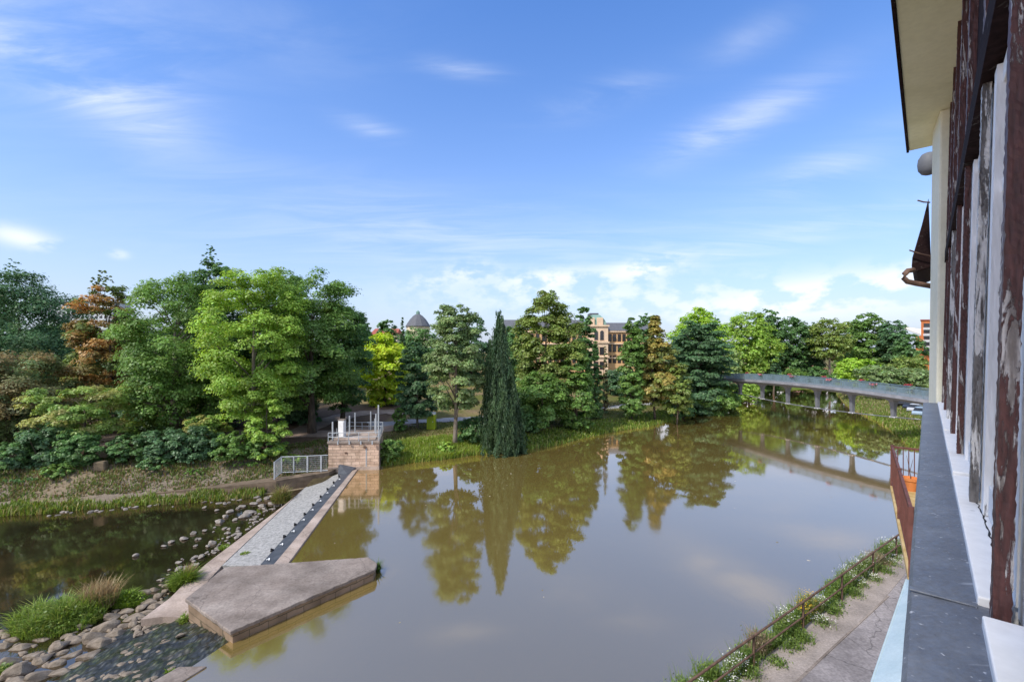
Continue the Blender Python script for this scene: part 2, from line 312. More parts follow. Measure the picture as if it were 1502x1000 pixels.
# ------------------------------------------------------------------ terrain and river
UP = [(556, 684), (580, 681), (610, 678), (650, 674), (690, 668), (740, 664), (775, 659), (815, 653), (850, 644), (900, 633), (950, 626), (1000, 613), (1050, 600), (1090, 588), (1112, 581)]
up = [P(a, b).xy for a, b in UP]
far = up + [Vector(t) for t in ((70, 130), (80, 139), (100, 147), (160, 152), (400, 150))]
near = [Vector(t) for t in ((400, 128), (160, 130), (112, 131))] + [P(a, b).xy for a, b in ((1227, 577.5), (1238, 590), (1253, 602), (1285, 616), (1302, 626.5), (1321, 641), (1338, 658.5))] + [Vector((52, 57)), Vector((80, 30)), Vector((80, -80)), Vector((-260, -80))]
DN = [(-420, 790), (-200, 771), (0, 756), (60, 753), (120, 747), (180, 742), (240, 739), (300, 735), (350, 731), (400, 726), (430, 722)]
dn = [P(a, b, -1.0).xy for a, b in DN]
POLY = np.array([tuple(v) for v in ([Vector((-260, 30))] + dn + [Vector((-18.4, 43.6)), Vector((-18.2, 47)), Vector((-14.0, 47.2))] + far + near)])
def sdist(X, Y):
    X = np.asarray(X, float); Y = np.asarray(Y, float); sh = X.shape; X = X.ravel(); Y = Y.ravel()
    best = np.full(X.shape, 1e9); ins = np.zeros(X.shape, bool); n = len(POLY)
    for i in range(n):
        (x0, y0), (x1, y1) = POLY[i], POLY[(i + 1) % n]; dx, dy = x1 - x0, y1 - y0
        t = np.clip(((X - x0) * dx + (Y - y0) * dy) / max(dx * dx + dy * dy, 1e-9), 0, 1)
        best = np.minimum(best, np.hypot(X - x0 - t * dx, Y - y0 - t * dy))
        c = ((y0 > Y) != (y1 > Y)) & (X < (x1 - x0) * (Y - y0) / (y1 - y0 + 1e-12) + x0); ins ^= c
    return np.where(ins, -best, best).reshape(sh)
def sstep(a, b, x): t = np.clip((x - a) / (b - a), 0, 1); return t * t * (3 - 2 * t)
def wob(X, Y, s=1.0, k=0.0): return (np.sin(X * .31 * s + 1.3 + k) * np.cos(Y * .27 * s + .7 - k) + .6 * np.sin(X * .73 * s - Y * .51 * s + k) + .4 * np.cos(X * 1.37 * s + Y * 1.11 * s + 2 * k)) / 2
def terrain(X, Y):
    X = np.asarray(X, float); Y = np.asarray(Y, float); d = sdist(X, Y)
    left = 1 - sstep(-19.5, -18.2, X)
    left = left * (Y < 80)
    rise = .058 * np.maximum(d - 5, 0); rise = np.minimum(rise, 4.6)
    upz = 1.0 * sstep(-.2, 5.0, d) + rise
    dnz = -1.12 + .25 * sstep(0, 1.2, d) + 2.2 * sstep(1.0, 6.2, d) + rise
    right = (X > 45) & (X - Y * .56 > 12)
    upz = np.where(right, np.minimum(1.5 * sstep(-.1, 3.5, d) + np.minimum(rise, 2.2), 3.6), upz)
    z = left * dnz + (1 - left) * upz + .12 * wob(X, Y, 1.6) * sstep(.3, 3, d)
    bed = np.where(left > .5, -1.45, -2.2)
    return np.where(d < 0, np.maximum(bed, z * 0 + np.where(left > .5, -1.05, 0.0) + d * .5), z)
def T(x, y): return float(terrain(np.array([x]), np.array([y]))[0])
def G(px, py):                                     # where the sight line through a pixel meets the ground
    d = np.arange(15, 320, .2); X = (px - HX) / F * d; z = ZC - (py - HY) / F * d; h = terrain(X, d)
    k = int(np.argmax(z <= h)); return Vector((X[k], d[k], h[k]))
def axis(lo, hi, step, outer):
    a = list(np.arange(lo, hi, step)); g = step
    x = a[-1]
    while x < outer: g *= 1.35; x += g; a.append(x)
    x = a[0]; g = step
    while x > -outer: g *= 1.35; x -= g; a.insert(0, x)
    return np.array(a)
gx = axis(-62, 112, .8, 3500); gy = axis(20, 155, .8, 3500)
GX, GY = np.meshgrid(gx, gy); GD = sdist(GX, GY); GZ = terrain(GX, GY)
nx, ny = len(gx), len(gy)
idx = np.arange(nx * ny).reshape(ny, nx)
gf = np.stack([idx[:-1, :-1], idx[:-1, 1:], idx[1:, 1:], idx[1:, :-1]], -1).reshape(-1, 4)
leftw = (GX < -18.6) & (GY < 80)
w1 = wob(GX, GY, 1.0)[..., None]; w2 = wob(GX, GY, 2.3, 1.7)[..., None]
grass = np.array((.115, .125, .03)); dry = np.array((.22, .165, .08)); earth = np.array((.15, .10, .07)); lush = np.array((.115, .17, .03)); stone = np.array((.20, .165, .13))
k1 = sstep(-.25, .5, w1); k2 = sstep(-.1, .6, w2)
c = grass * (1 - k1) + dry * k1; c = c * (1 - .45 * k2) + earth * .45 * k2
dd = GD[..., None]
c = c * sstep(2.5, 6, dd) + (lush * (1 - .5 * k2) + .5 * dry * k2) * (1 - sstep(2.5, 6, dd))
cl = stone * (1 - .35 * k1) + .35 * dry * k1; m = (1 - sstep(5.5, 7.5, dd)) * leftw[..., None]; c = c * (1 - m) + cl * m
m = sstep(7, 9, dd) * (1 - sstep(26, 40, dd)) * leftw[..., None]; c = c * (1 - m) + earth * m
c = np.where(dd < 0, np.array((.07, .055, .03)), c)
ground = np_obj('ground', np.stack([GX, GY, GZ], -1).reshape(-1, 3), gf, M_GROUND, None, c.reshape(-1, 3), True); tag(ground, kind='structure')

# weir line geometry in world space
cr = [P(525, 687, .12), P(428, 818, .12)]; cl_ = [P(518, 689, .12), P(408, 820, .12)]
bl = [P(505, 691, -.12), P(388, 820, -.12)]; gl = [P(445, 717, -.5), P(331, 824, -.5)]; pl = [P(432, 729, -.5), P(310, 820.5, -.5)]
def ext(pr, t0, t1): a, b = pr; d = (b - a); return [a + d * t0, a + d * t1]
wedge = [P(x, y, .55) for x, y in ((339.4, 925), (549, 835), (553, 827), (539, 817), (331, 827), (273.7, 877))]
# river water, its edge follows the weir crest and the pier
wp = [Vector((-13.2, 48.2)), cr[0].xy + Vector((-.2, 1.5)), cr[1].xy + Vector((-.2, -1.5)), wedge[4].xy * .93 + wedge[1].xy * .07, Vector((-11.6, 19.2)), P(262, 990).xy, Vector((-13.4, 13.5)), Vector((-16, 6)), Vector((-40, -70)), Vector((70, -70)), Vector((70, 45)), Vector((120, 60)), Vector((420, 120)), Vector((420, 170)), Vector((90, 170)), Vector((40, 118)), Vector((4, 66)), Vector((-10, 55))]
o = MB().add([(p.x, p.y, 0) for p in wp], [tuple(range(len(wp) - 1, -1, -1))]).build('water', M_WATER); tag(o, kind='structure')
if o.data.polygons[0].normal.z < 0: o.data.flip_normals()
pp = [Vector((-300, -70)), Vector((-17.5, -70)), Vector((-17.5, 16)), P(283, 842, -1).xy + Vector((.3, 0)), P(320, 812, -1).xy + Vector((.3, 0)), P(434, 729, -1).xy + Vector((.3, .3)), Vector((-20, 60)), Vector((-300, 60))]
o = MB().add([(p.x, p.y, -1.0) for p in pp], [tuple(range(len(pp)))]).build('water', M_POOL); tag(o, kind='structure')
if o.data.polygons[0].normal.z < 0: o.data.flip_normals()

# stony ramp where river water runs down past the pier into the pool
def ramp_bed():
    m, n, l = new_mat('wet_cobble_bed')
    out = n.new('ShaderNodeOutputMaterial'); b = n.new('ShaderNodeBsdfPrincipled'); l.new(b.outputs[0], out.inputs[0])
    tc = n.new('ShaderNodeTexCoord')
    mp = n.new('ShaderNodeMapping'); mp.inputs['Rotation'].default_value = (0, 0, .6); mp.inputs['Scale'].default_value = (1.6, .8, 1); l.new(tc.outputs['Object'], mp.inputs[0])
    vo = n.new('ShaderNodeTexVoronoi'); vo.inputs['Scale'].default_value = 3.6; l.new(mp.outputs[0], vo.inputs['Vector'])
    no = n.new('ShaderNodeTexNoise'); no.inputs['Scale'].default_value = .9; no.inputs['Detail'].default_value = 8; l.new(tc.outputs['Object'], no.inputs['Vector'])
    r = ramp(n, [(.3, (.035, .04, .04)), (.45, (.09, .095, .09)), (.55, (.06, .075, .03)), (.68, (.14, .135, .125))]); l.new(no.outputs[0], r.inputs[0])
    r2 = ramp(n, [(0, (1.5, 1.45, 1.4)), (.5, (.35, .35, .33))]); l.new(vo.outputs[0], r2.inputs[0])
    mx = n.new('ShaderNodeMix'); mx.data_type = 'RGBA'; mx.blend_type = 'MULTIPLY'; mx.inputs['Factor'].default_value = 1
    l.new(r.outputs[0], mx.inputs['A']); l.new(r2.outputs[0], mx.inputs['B']); l.new(mx.outputs['Result'], b.inputs['Base Color'])
    b.inputs['Roughness'].default_value = .35
    bp = n.new('ShaderNodeBump'); bp.inputs['Strength'].default_value = .8; bp.inputs['Distance'].default_value = .08; bp.invert = True
    l.new(vo.outputs[0], bp.inputs['Height']); l.new(bp.outputs[0], b.inputs['Normal']); return m
M_RAMP = ramp_bed()
ru = np.linspace(0, 1, 90); rv = np.linspace(0, 1, 90); RU, RV = np.meshgrid(ru, rv)
a0, a1 = np.array((-10.9, 20.6)), np.array((-16.8, 4.0)); b0, b1 = np.array((-17.0, 26.5)), np.array((-26.5, 6.0))
RX = (a0[0] * (1 - RV) + a1[0] * RV) * (1 - RU) + (b0[0] * (1 - RV) + b1[0] * RV) * RU
RY = (a0[1] * (1 - RV) + a1[1] * RV) * (1 - RU) + (b0[1] * (1 - RV) + b1[1] * RV) * RU
RZ = -.06 - (1.25 - .5 * np.clip(1 - RV * 2.2, 0, 1)) * sstep(.02, .95, RU) + .05 * np.sin(RX * 7 + 2 * np.sin(RY * 3)) * np.cos(RY * 8) + rng.normal(0, .025, RX.shape)
ri = np.arange(90 * 90).reshape(90, 90)
o = np_obj('streambed', np.stack([RX, RY, RZ], -1).reshape(-1, 3), np.stack([ri[:-1, :-1], ri[1:, :-1], ri[1:, 1:], ri[:-1, 1:]], -1).reshape(-1, 4), M_RAMP, None, None, True); tag(o, kind='structure')

# ---------------------------------------------------------------- weir
weir = thing('weir', 'long low river weir with dark rubber flap and pale apron, before the sluice house', 'weir', tuple(cr[1].xy) + (-.5,))
def strip(name, A, B, zs, mat, t=.6, par=weir, t0=-.03, t1=1.03, n=24, jit=0.0):
    """a sloping strip between two lines, closed below"""
    mb = MB(); a = ext(A, t0, t1); b = ext(B, t0, t1); vs = []; fs = []
    for i in range(n + 1):
        f = i / n; p = a[0].lerp(a[1], f); q = b[0].lerp(b[1], f); j = random.uniform(-jit, jit)
        vs += [(p.x, p.y, zs[0]), (q.x + j, q.y, zs[1] + j * .3), (q.x + j, q.y, zs[1] - t), (p.x, p.y, zs[0] - t)]
    for i in range(n):
        o = 4 * i
        for k in range(4): fs.append((o + k, o + (k + 1) % 4, o + 4 + (k + 1) % 4, o + 4 + k))
    fs += [(0, 1, 2, 3), tuple(4 * n + k for k in (3, 2, 1, 0))]
    ob = mb.add(vs, fs).build(name, mat, par)
    import bmesh
    bm = bmesh.new(); bm.from_mesh(ob.data); bmesh.ops.recalc_face_normals(bm, faces=bm.faces); bm.to_mesh(ob.data); bm.free()
    return ob
random.seed(3)
strip('crest', cr, cl_, (.10, .13), M_PINK, 1.6)
rub = strip('rubber_flap', cl_, bl, (.10, -.14), M_RUBBER, .5, jit=.03)
strip('apron', [p.copy() for p in bl], gl, (-.2, -.5), M_GRAVEL, .9)
strip('edge_slab', gl, pl, (-.46, -.5), M_PINK, .8, t1=1.0)
for i in range(9):
    f = .1 + i * .105; p = bl[0].lerp(bl[1], f); q = cl_[0].lerp(cl_[1], f); d = (bl[1] - bl[0]).normalized(); ang = math.atan2(d.y, d.x)
    mb = MB().box((p.x - .03, p.y, -.1), (.24, .13, .12), ang); mb.box((p.x - .07, p.y, -.02), (.08, .1, .08), ang); mb.build('clamp', M_BLACK, weir, .02)
    c_ = p.lerp(q, .55); mk = MB()
    mk.box((c_.x, c_.y - 1.2, .034), (.07, .3, .03), ang + 1.9); mk.box((c_.x - .1, c_.y - 1.2, .02), (.05, .12, .03), ang + .9)
    mk.build('mark', M_WHITE, rub) if False else mk.build('mark', M_WHITE, weir)
# upright rubber fold at the far end against the house
e = bl[0]; mb = MB().add([(e.x - .7, e.y + .3, .75), (e.x + 1.2, e.y + .1, .3), (e.x + .9, e.y - 1.6, .0), (e.x - .25, e.y - 1.0, -.1), (e.x - .7, e.y + .36, .75), (e.x + 1.2, e.y + .16, .3), (e.x + .9, e.y - 1.6, -.3), (e.x - .25, e.y - 1.0, -.4)],
    [(0, 3, 2, 1), (4, 5, 6, 7), (0, 1, 5, 4), (1, 2, 6, 5), (2, 3, 7, 6), (3, 0, 4, 7)]); mb.build('rubber_fold', M_RUBBER, weir)
# lower slab tongue beside the pier
tong = [P(x, y, -.5) for x, y in ((330, 824), (276, 884), (277, 905), (238.7, 904), (206.6, 908), (250, 876), (283.5, 842), (310, 820.5))]
MB().prism([p.xy for p in reversed(tong)], -1.3, -.5).build('lower_slab', M_PINK, weir)

# ---------------------------------------------------------------- concrete pier
pier = thing('concrete_pier', 'large arrow shaped concrete pier with flat grey top, at the near end of the weir', 'pier', tuple(wedge[0].xy) + (0,))
top = list(wedge)
cen = sum((p.xy for p in top), Vector((0, 0))) / len(top)
sl_ = [cen + (p.xy - cen) * 1.012 for p in top]
lift = [0, 0, 0, .0, -.18, -.02]
random.seed(9); ed_, lo_ = [], []
for i in range(6):
    a_, b_, la_, lb_ = sl_[i], sl_[(i + 1) % 6], lift[i], lift[(i + 1) % 6]; m_ = max(2, int((b_ - a_).length / .22))
    for j in range(m_):
        f = j / m_; jt = random.uniform(-.012, .012) - (.05 if random.random() < .07 else 0); q_ = a_.lerp(b_, f); ed_.append(q_ + (q_ - cen).normalized() * jt); lo_.append(la_ + (lb_ - la_) * f + random.uniform(-.006, .006))
MB().prism(ed_, [.40 + l for l in lo_], [.56 + l for l in lo_]).build('top_slab', M_CONC, pier, .03)
MB().prism([cen + (p.xy - cen) * .985 for p in top], -2.0, [.402 + l for l in lift]).build('body', brick_mat('mossy_pier_masonry', (.27, .20, .135), (.20, .145, .09), (.10, .08, .045), 1.0, 1.1, .33, ms=.02), pier, .02)

# ---------------------------------------------------------------- sluice house
hp = [Vector((-18.5, 46.0)), Vector((-13.5, 46.3)), Vector((-14.9, 52.8)), Vector((-18.95, 52.8))]
house = thing('sluice_house', 'small square sandstone sluice house with railed roof platform at the far end of the weir', 'sluice house', (-16, 46, -1))
hc = sum(hp, Vector((0, 0))) / 4
MB().prism(hp, .35, 2.72).build('wall', M_SAND, house)
MB().prism([hc + (p - hc) * 1.015 for p in hp], -2.0, .352).build('plinth', M_PINK, house, .02)
MB().prism([hc + (p - hc) * 1.04 for p in hp], 2.70, 2.92).build('roof_slab', M_CONC, house, .03)
rf = [hc + (p - hc) * 1.0 for p in hp]
MB().prism([hc + (p - hc) * .84 for p in hp], 2.9, 3.02).build('hatch_cover', M_PINK, house, .02)
mb = MB()
for i in range(4):
    a, b = rf[i], rf[(i + 1) % 4]
    for z in (3.35, 3.78):
        if i == 3 and z > 3.5: continue
        mb.tube([(a.x, a.y, z), (b.x, b.y, z)], .032, 6)
    k = 5 if i % 2 == 0 else 5
    for j in range(k):
        p = a.lerp(b, j / k); mb.tube([(p.x, p.y, 2.75), (p.x, p.y, 3.78)], .04, 6)
mb.build('roof_railing', M_STEEL, house)
for x, y, h in ((-18.3, 46.6, 1.9), (-17.6, 49.5, 2.1), (-17.35, 50.5, 2.3), (-16.2, 52.4, 2.2), (-15.3, 51.0, 1.6), (-15.0, 50.4, 1.9), (-14.8, 49.7, 2.3), (-14.15, 48.4, 3.4)):
    MB().box((x, y, 2.9 + h / 2), (.13, .13, h)).build('pole', M_STEEL, house, .01)
MB().box((-14.75, 46.24, 1.0), (.09, .1, 2.6)).build('water_gauge', M_STEEL, house)
for x, z in ((-16.75, 1.75), (-14.85, 2.3)):
    MB().box((x, 46.13, z), (.26, .12, .16)).build('drain_hole', M_RUST, house)
for i in range(4): MB().box((-17.5 + i * 1.15, 45.93, 2.8), (.12, .12, .34)).build('bracket', M_STEEL, house)
cab = thing('electrical_cabinet', 'white upright electrical cabinet standing on the sluice house roof', 'cabinet', (-17.85, 48.0, 2.92))
MB().box((-17.85, 48.0, 3.85), (.62, .6, 1.8)).build('body', M_WHITE, cab, .03); MB().box((-17.85, 48.0, 4.82), (.7, .68, .1)).build('lid', M_CONC, cab, .02)
MB().box((-17.85, 47.66, 3.85), (.5, .04, 1.6)).build('door', M_WHITE, cab, .01)

# fence beside the sluice house
fence = thing('mesh_fence', 'grey steel mesh fence on the low wall left of the sluice house', 'fence', (-22, 43, .2))
fz = .15
fpts = [P(402.5, 703, fz), P(413, 694, fz), P(431, 693.5, fz), P(451, 692.5, fz), P(471, 691.5, fz), P(481, 691, fz)]
for i, p in enumerate(fpts[:-1]): MB().box((p.x, p.y, fz + .82), (.14 if i in (3, 4) else .1, .1, 1.64)).build('post', M_STEEL, fence)
mb = MB(); 
for a, b in zip(fpts[:-1], fpts[1:]):
    for z in (fz + 1.6, fz + .1): mb.tube([(a.x, a.y, z), (b.x, b.y, z)], .045, 6)
mb.build('rail', M_STEEL, fence)
mb = MB()
for a, b in zip(fpts[:-1], fpts[1:]):
    n_ = max(3, int((b - a).length / .12))
    for k in range(1, n_):
        p = a.lerp(b, k / n_); mb.box((p.x, p.y, fz + .85), (.012, .012, 1.5))
    for k in range(1, 8): mb.tube([(a.x, a.y, fz + .1 + k * .19), (b.x, b.y, fz + .1 + k * .19)], .006, 4)
mb.build('mesh_panel', M_STEEL, fence)
# low wall below the fence and along the pool edge
wl_ = [P(482, 696, -.1).xy, P(405, 708, -.1).xy, P(330, 715, -.3).xy, P(250, 722, -.6).xy, P(190, 728, -.8).xy]
mb = MB(); back = [p + Vector((.3, 1.6)) for p in wl_]
zt = [.15, .1, -.2, -.5, -.8]
for i in range(4):
    a, b, c2, d2 = wl_[i], wl_[i + 1], back[i + 1], back[i]
    mb.hexa([(b.x, b.y, -2), (a.x, a.y, -2), (d2.x, d2.y, -2), (c2.x, c2.y, -2), (b.x, b.y, zt[i + 1]), (a.x, a.y, zt[i]), (d2.x, d2.y, zt[i]), (c2.x, c2.y, zt[i + 1])])
tag(mb.build('retaining_wall', M_WALLSTONE), 'low brown stone wall along the pool edge, under the mesh fence', 'wall')

# ---------------------------------------------------------------- trees
GREEN = dict(
    dark=[(.045, .088, .030), (.062, .115, .038)], blue=[(.038, .074, .034), (.052, .095, .045)], mid=[(.078, .140, .034), (.105, .175, .042)],
    bright=[(.15, .235, .040), (.20, .29, .055)], lime=[(.17, .27, .03), (.21, .31, .04)], yellow=[(.31, .37, .028), (.25, .33, .032)], weep=[(.030, .060, .030), (.044, .078, .036)],
    grey=[(.105, .155, .062), (.15, .20, .085)], olive=[(.105, .145, .036), (.145, .185, .045)], rust=[(.23, .135, .045), (.19, .13, .045), (.17, .14, .05), (.09, .13, .04), (.10, .13, .04)],
    bronze=[(.185, .165, .045), (.13, .155, .045), (.215, .18, .05)], brown=[(.115, .12, .055), (.095, .13, .055), (.16, .125, .06)], pale=[(.20, .26, .10), (.17, .23, .08)],
    ltmix=[(.13, .20, .05), (.17, .23, .06), (.21, .215, .07)])
GREEN = {k: [tuple(min(.6, x * (1.85 if k in ('dark', 'blue') else 1.36) * (1.2, 1.22, 1.16)[i]) for i, x in enumerate(c_)) for c_ in v] for k, v in GREEN.items()}
def prof(style, t):
    if style == 'cone': return np.clip(1.12 * (1 - t) ** .85 + .04, 0, 1) * sstep(-.05, .12, t)
    if style == 'spire': return np.clip(1.0 * (1 - t) ** .6, .05, 1) * sstep(-.15, .15, t)
    if style == 'column': return np.clip(1.15 * np.sqrt(np.clip(1 - t ** 2.2, 0, 1)), 0, 1) * sstep(-.3, .12, t)
    if style == 'egg': return np.sqrt(np.clip(1 - ((t - .38) / .64) ** 2, 0, 1))
    if style == 'spread': return np.sqrt(np.clip(1 - ((t - .55) / .6) ** 2, 0, 1))
    return np.sqrt(np.clip(1 - ((t - .47) / .55) ** 2, 0, 1))
def leaves(C, N, S, asp, g):
    n = len(C); r = g.normal(size=(n, 3)); t = np.cross(N, r); t /= np.linalg.norm(t, axis=1, keepdims=True) + 1e-9
    b = np.cross(N, t); b /= np.linalg.norm(b, axis=1, keepdims=True) + 1e-9
    S = S[:, None]
    V = np.stack([C - t * S * asp, C - b * S * .5 + t * S * .15, C + t * S * asp, C + b * S * .5 + t * S * .15], 1).reshape(-1, 3)
    return V, np.arange(4 * n).reshape(-1, 4)
def crown_arrays(g, c0, H, Rx, Ry, style, nclump, nleaf, ls, cols, flatz=.7, gap=.12, cscale=1.0):
    t = g.uniform(.02, .98, nclump * 3); pr = prof(style, t); keep = g.uniform(0, 1, len(t)) < (.25 + .75 * pr); t = t[keep][:nclump]; pr = pr[keep][:nclump]
    n = len(t); th = g.uniform(0, 2 * np.pi, n); ph = g.uniform(0, 6.28, 3)
    lob = 1 + .13 * np.sin(2 * th + ph[0] + 3 * t) + .10 * np.sin(3 * th + ph[1] - 5 * t) + .08 * np.sin(9 * t + ph[2])
    rad = pr * lob * np.sqrt(g.uniform(.12, 1, n)) * .86
    cc = np.stack([c0[0] + Rx * rad * np.cos(th), c0[1] + Ry * rad * np.sin(th), c0[2] + H * (t + .02 * np.sin(th * 2 + ph[0]))], 1)
    rc = (Rx + Ry) / 2 * cscale * g.uniform(.14, .28, n) * (.45 + .55 * pr); rc = np.minimum(rc, H * .14)
    alive = g.uniform(0, 1, n) > gap; cc, rc, t = cc[alive], rc[alive], t[alive]; n = len(cc)
    w = rc ** 1.7; cnt = np.maximum((w / w.sum() * nleaf).astype(int), 12)
    ci = np.repeat(np.arange(n), cnt); m = len(ci)
    d = g.normal(size=(m, 3)); d /= np.linalg.norm(d, axis=1, keepdims=True)
    d[:, 2] = np.where(d[:, 2] < -.35, -d[:, 2], d[:, 2])
    rr = rc[ci] * (g.uniform(.3, 1.05, m) ** .6)
    bump = 1 + .28 * np.sin(d[:, 0] * 5 + ci) * np.cos(d[:, 1] * 6 + ci * 2.1)
    off = d * (rr * bump)[:, None]; off[:, 2] *= flatz
    C = cc[ci] + off; out = C - np.array([c0[0], c0[1], c0[2] + H * .4]); out /= np.linalg.norm(out, axis=1, keepdims=True) + 1e-9
    N = d * .75 + out * .35 + np.array([0, 0, .55]) + g.normal(0, .33, (m, 3)); N /= np.linalg.norm(N, axis=1, keepdims=True)
    S = ls * g.uniform(.45, 1.5, m)
    V, Fc = leaves(C, N, S, .75, g)
    cols = np.array(cols); pick = g.integers(0, len(cols), n); mixw = g.uniform(0, 1, (n, 1)); clc = cols[pick] * mixw + cols[(pick + 1) % len(cols)] * (1 - mixw) if len(cols) == 2 else cols[pick]
    clc = clc * g.uniform(.78, 1.22, (n, 1))
    lc = clc[ci] * g.uniform(.72, 1.28, (m, 1)) * (1 + g.normal(0, .06, (m, 3)))
    return V, Fc, np.repeat(np.clip(lc, .004, 1), 4, 0), cc
def weep_arrays(g, c0, H, Rx, style, nstr, ls, cols, top=.98):
    C = []; N = []; S = []; K = []
    for i in range(nstr):
        th = g.uniform(0, 6.28); t = g.uniform(.12, top) ** .8; q_ = i % 7
        sxo, syo, sh = ((0, 0, 1), (0, 0, 1), (.42, -.1, .64), (-.42, .1, .80), (.15, -.4, .55), (.62, 0, .46), (-.15, .3, .88))[q_]; wr = (1, 1, .6, .6, .7, .5, .6)[q_]; rad = Rx * (1.0 * (1 - t) ** (.6 if Rx > 5 else 1.0) + .03) * g.uniform(.3, 1.2) * (1 + .18 * math.sin(3 * th + 4 * t)) + .12; th = round(th * 3.2) / 3.2 + g.normal(0, .07)
        rad *= wr * .85; t *= sh; x, y, z = c0[0] + sxo * Rx + rad * math.cos(th), c0[1] + syo * Rx + rad * math.sin(th), c0[2] + H * t
        ln = min(H * g.uniform(.18, .48), z - c0[2] + .1); k = int(max(ln / (ls * .42), 4)); f = np.linspace(0, 1, k)
        out = np.stack([np.full(k, math.cos(th)), np.full(k, math.sin(th)), np.zeros(k)], 1)
        p = np.array([x, y, z]) + out * (.5 * np.sin(f * 1.6))[:, None] + np.stack([.16 * np.sin(f * 7 + i), .16 * np.cos(f * 6 + i), -ln * f], 1)
        for r_ in range(3):
            C.append(p + g.normal(0, .11, p.shape)); N.append(out * .8 + g.normal(0, .5, p.shape) + np.array([0, 0, .2])); S.append(ls * g.uniform(.6, 1.2, k))
        K.append(np.repeat([np.array(cols[i % len(cols)]) * g.uniform(.65, 1.35)], 3 * k, 0))
    C = np.concatenate(C); N = np.concatenate(N); N /= np.linalg.norm(N, axis=1, keepdims=True); S = np.concatenate(S); K = np.concatenate(K)
    n = len(C); dn_ = np.tile(np.array([[0, 0, -1.0]]), (n, 1)) + g.normal(0, .2, (n, 3)); b = np.cross(N, dn_); b /= np.linalg.norm(b, axis=1, keepdims=True) + 1e-9
    S = S[:, None]; V = np.stack([C - dn_ * S * .9, C - b * S * .33, C + dn_ * S * .9, C + b * S * .33], 1).reshape(-1, 3)
    return V, np.arange(4 * n).reshape(-1, 4), np.repeat(np.clip(K, .004, 1), 4, 0), C[::max(1, n // 60)]
NT = [0]
def tree(label, px, d, topy, wpx, boty, style='round', col='mid', dens=1.0, name='tree', cat='tree', group=None, gap=.12, tr=None, bark=None, flatz=.7, cscale=1.0, base=None, sprig=0, depth=1.0, spread=1.0):
    NT[0] += 1; g = np.random.default_rng(100 + NT[0] * 17)
    x = Q(px, d); gz = T(x, d) if base is None else base
    zt, zb = ZY(topy, d), max(ZY(boty, d), gz - .1); H = zt - zb; Rx = wpx / F * d / 2
    root = thing(name, label, cat, (x, d, gz), group)
    ls = float(np.clip(d * .0031, .13, .5)); area = 2 * math.pi * Rx * H
    nleaf = int(np.clip(area / (ls * ls) * 3.4 * dens, 1500, 62000)); ncl = int(np.clip(90 + H * Rx * 2.0, 70, 260))
    if style == 'weep':
        V, Fc, K, cc = weep_arrays(g, (x, d, zb), H, Rx, style, int(360 * dens), ls * 1.1, GREEN[col])
    else:
        V, Fc, K, cc = crown_arrays(g, (x, d, zb), H, Rx, Rx * depth, style, ncl, nleaf, ls, GREEN[col], flatz, gap, cscale)
    if sprig:                                         # a few loose leader shoots above the crown
        for i in range(sprig):
            sx = x + g.uniform(-.35, .35) * Rx; h_ = g.uniform(.10, .24) * H
            v2, f2, k2, c2 = crown_arrays(g, (sx, d + g.uniform(-1, 1), zt - h_ * .6), h_ * 1.2, Rx * .16, Rx * .16, 'egg', 22, 420, ls * .8, GREEN[col][-1:], .9, .05, .9)
            Fc = np.concatenate([Fc, f2 + len(V)]); V = np.concatenate([V, v2]); K = np.concatenate([K, k2]); cc = np.concatenate([cc, c2])
    np_obj('crown', V, Fc, M_LEAF, root, K)
    if name in ('bush', 'hedge_shrub'):
        mb = MB()
        for c_ in cc[:: max(1, len(cc) // 8)]: mb.tube([(x, d, gz - .2), ((x + c_[0]) / 2, (d + c_[1]) / 2, (gz + c_[2]) / 2), tuple(c_)], [.06, .04, .012], 5)
        mb.build('stem', M_BARK, root); return root
    r0 = tr or max(.14, .022 * (zt - gz)); mb = MB()
    hz = zb + H * (.86 if style in ('cone', 'spire', 'weep', 'column') else .68); pts = []; rad = []
    bx, by = g.uniform(-.4, .4, 2)
    for i in range(9):
        f = i / 8; pts.append((x + bx * math.sin(f * 2.6), d + by * math.sin(f * 2.2), gz - .3 + (hz - gz + .3) * f)); rad.append(r0 * (1.25 if i == 0 else 1) * (1 - .82 * f))
    mb.tube(pts, rad, 9)
    pick = cc[g.permutation(len(cc))[:16]]
    for c_ in pick:
        f = np.clip((c_[2] - gz) / (hz - gz) - g.uniform(.12, .3), .25, .95); j = min(int(f * 8), 7); p0 = Vector(pts[j]).lerp(Vector(pts[j + 1]), f * 8 - j); r1 = r0 * (1 - .8 * f) * .5
        mid = p0.lerp(Vector(c_), .5) + Vector((0, 0, .25))
        mb.tube([p0, mid, c_], [r1, r1 * .65, .025], 6)
    mb.build('trunk', bark or M_BARK, root, smooth=True)
    return root

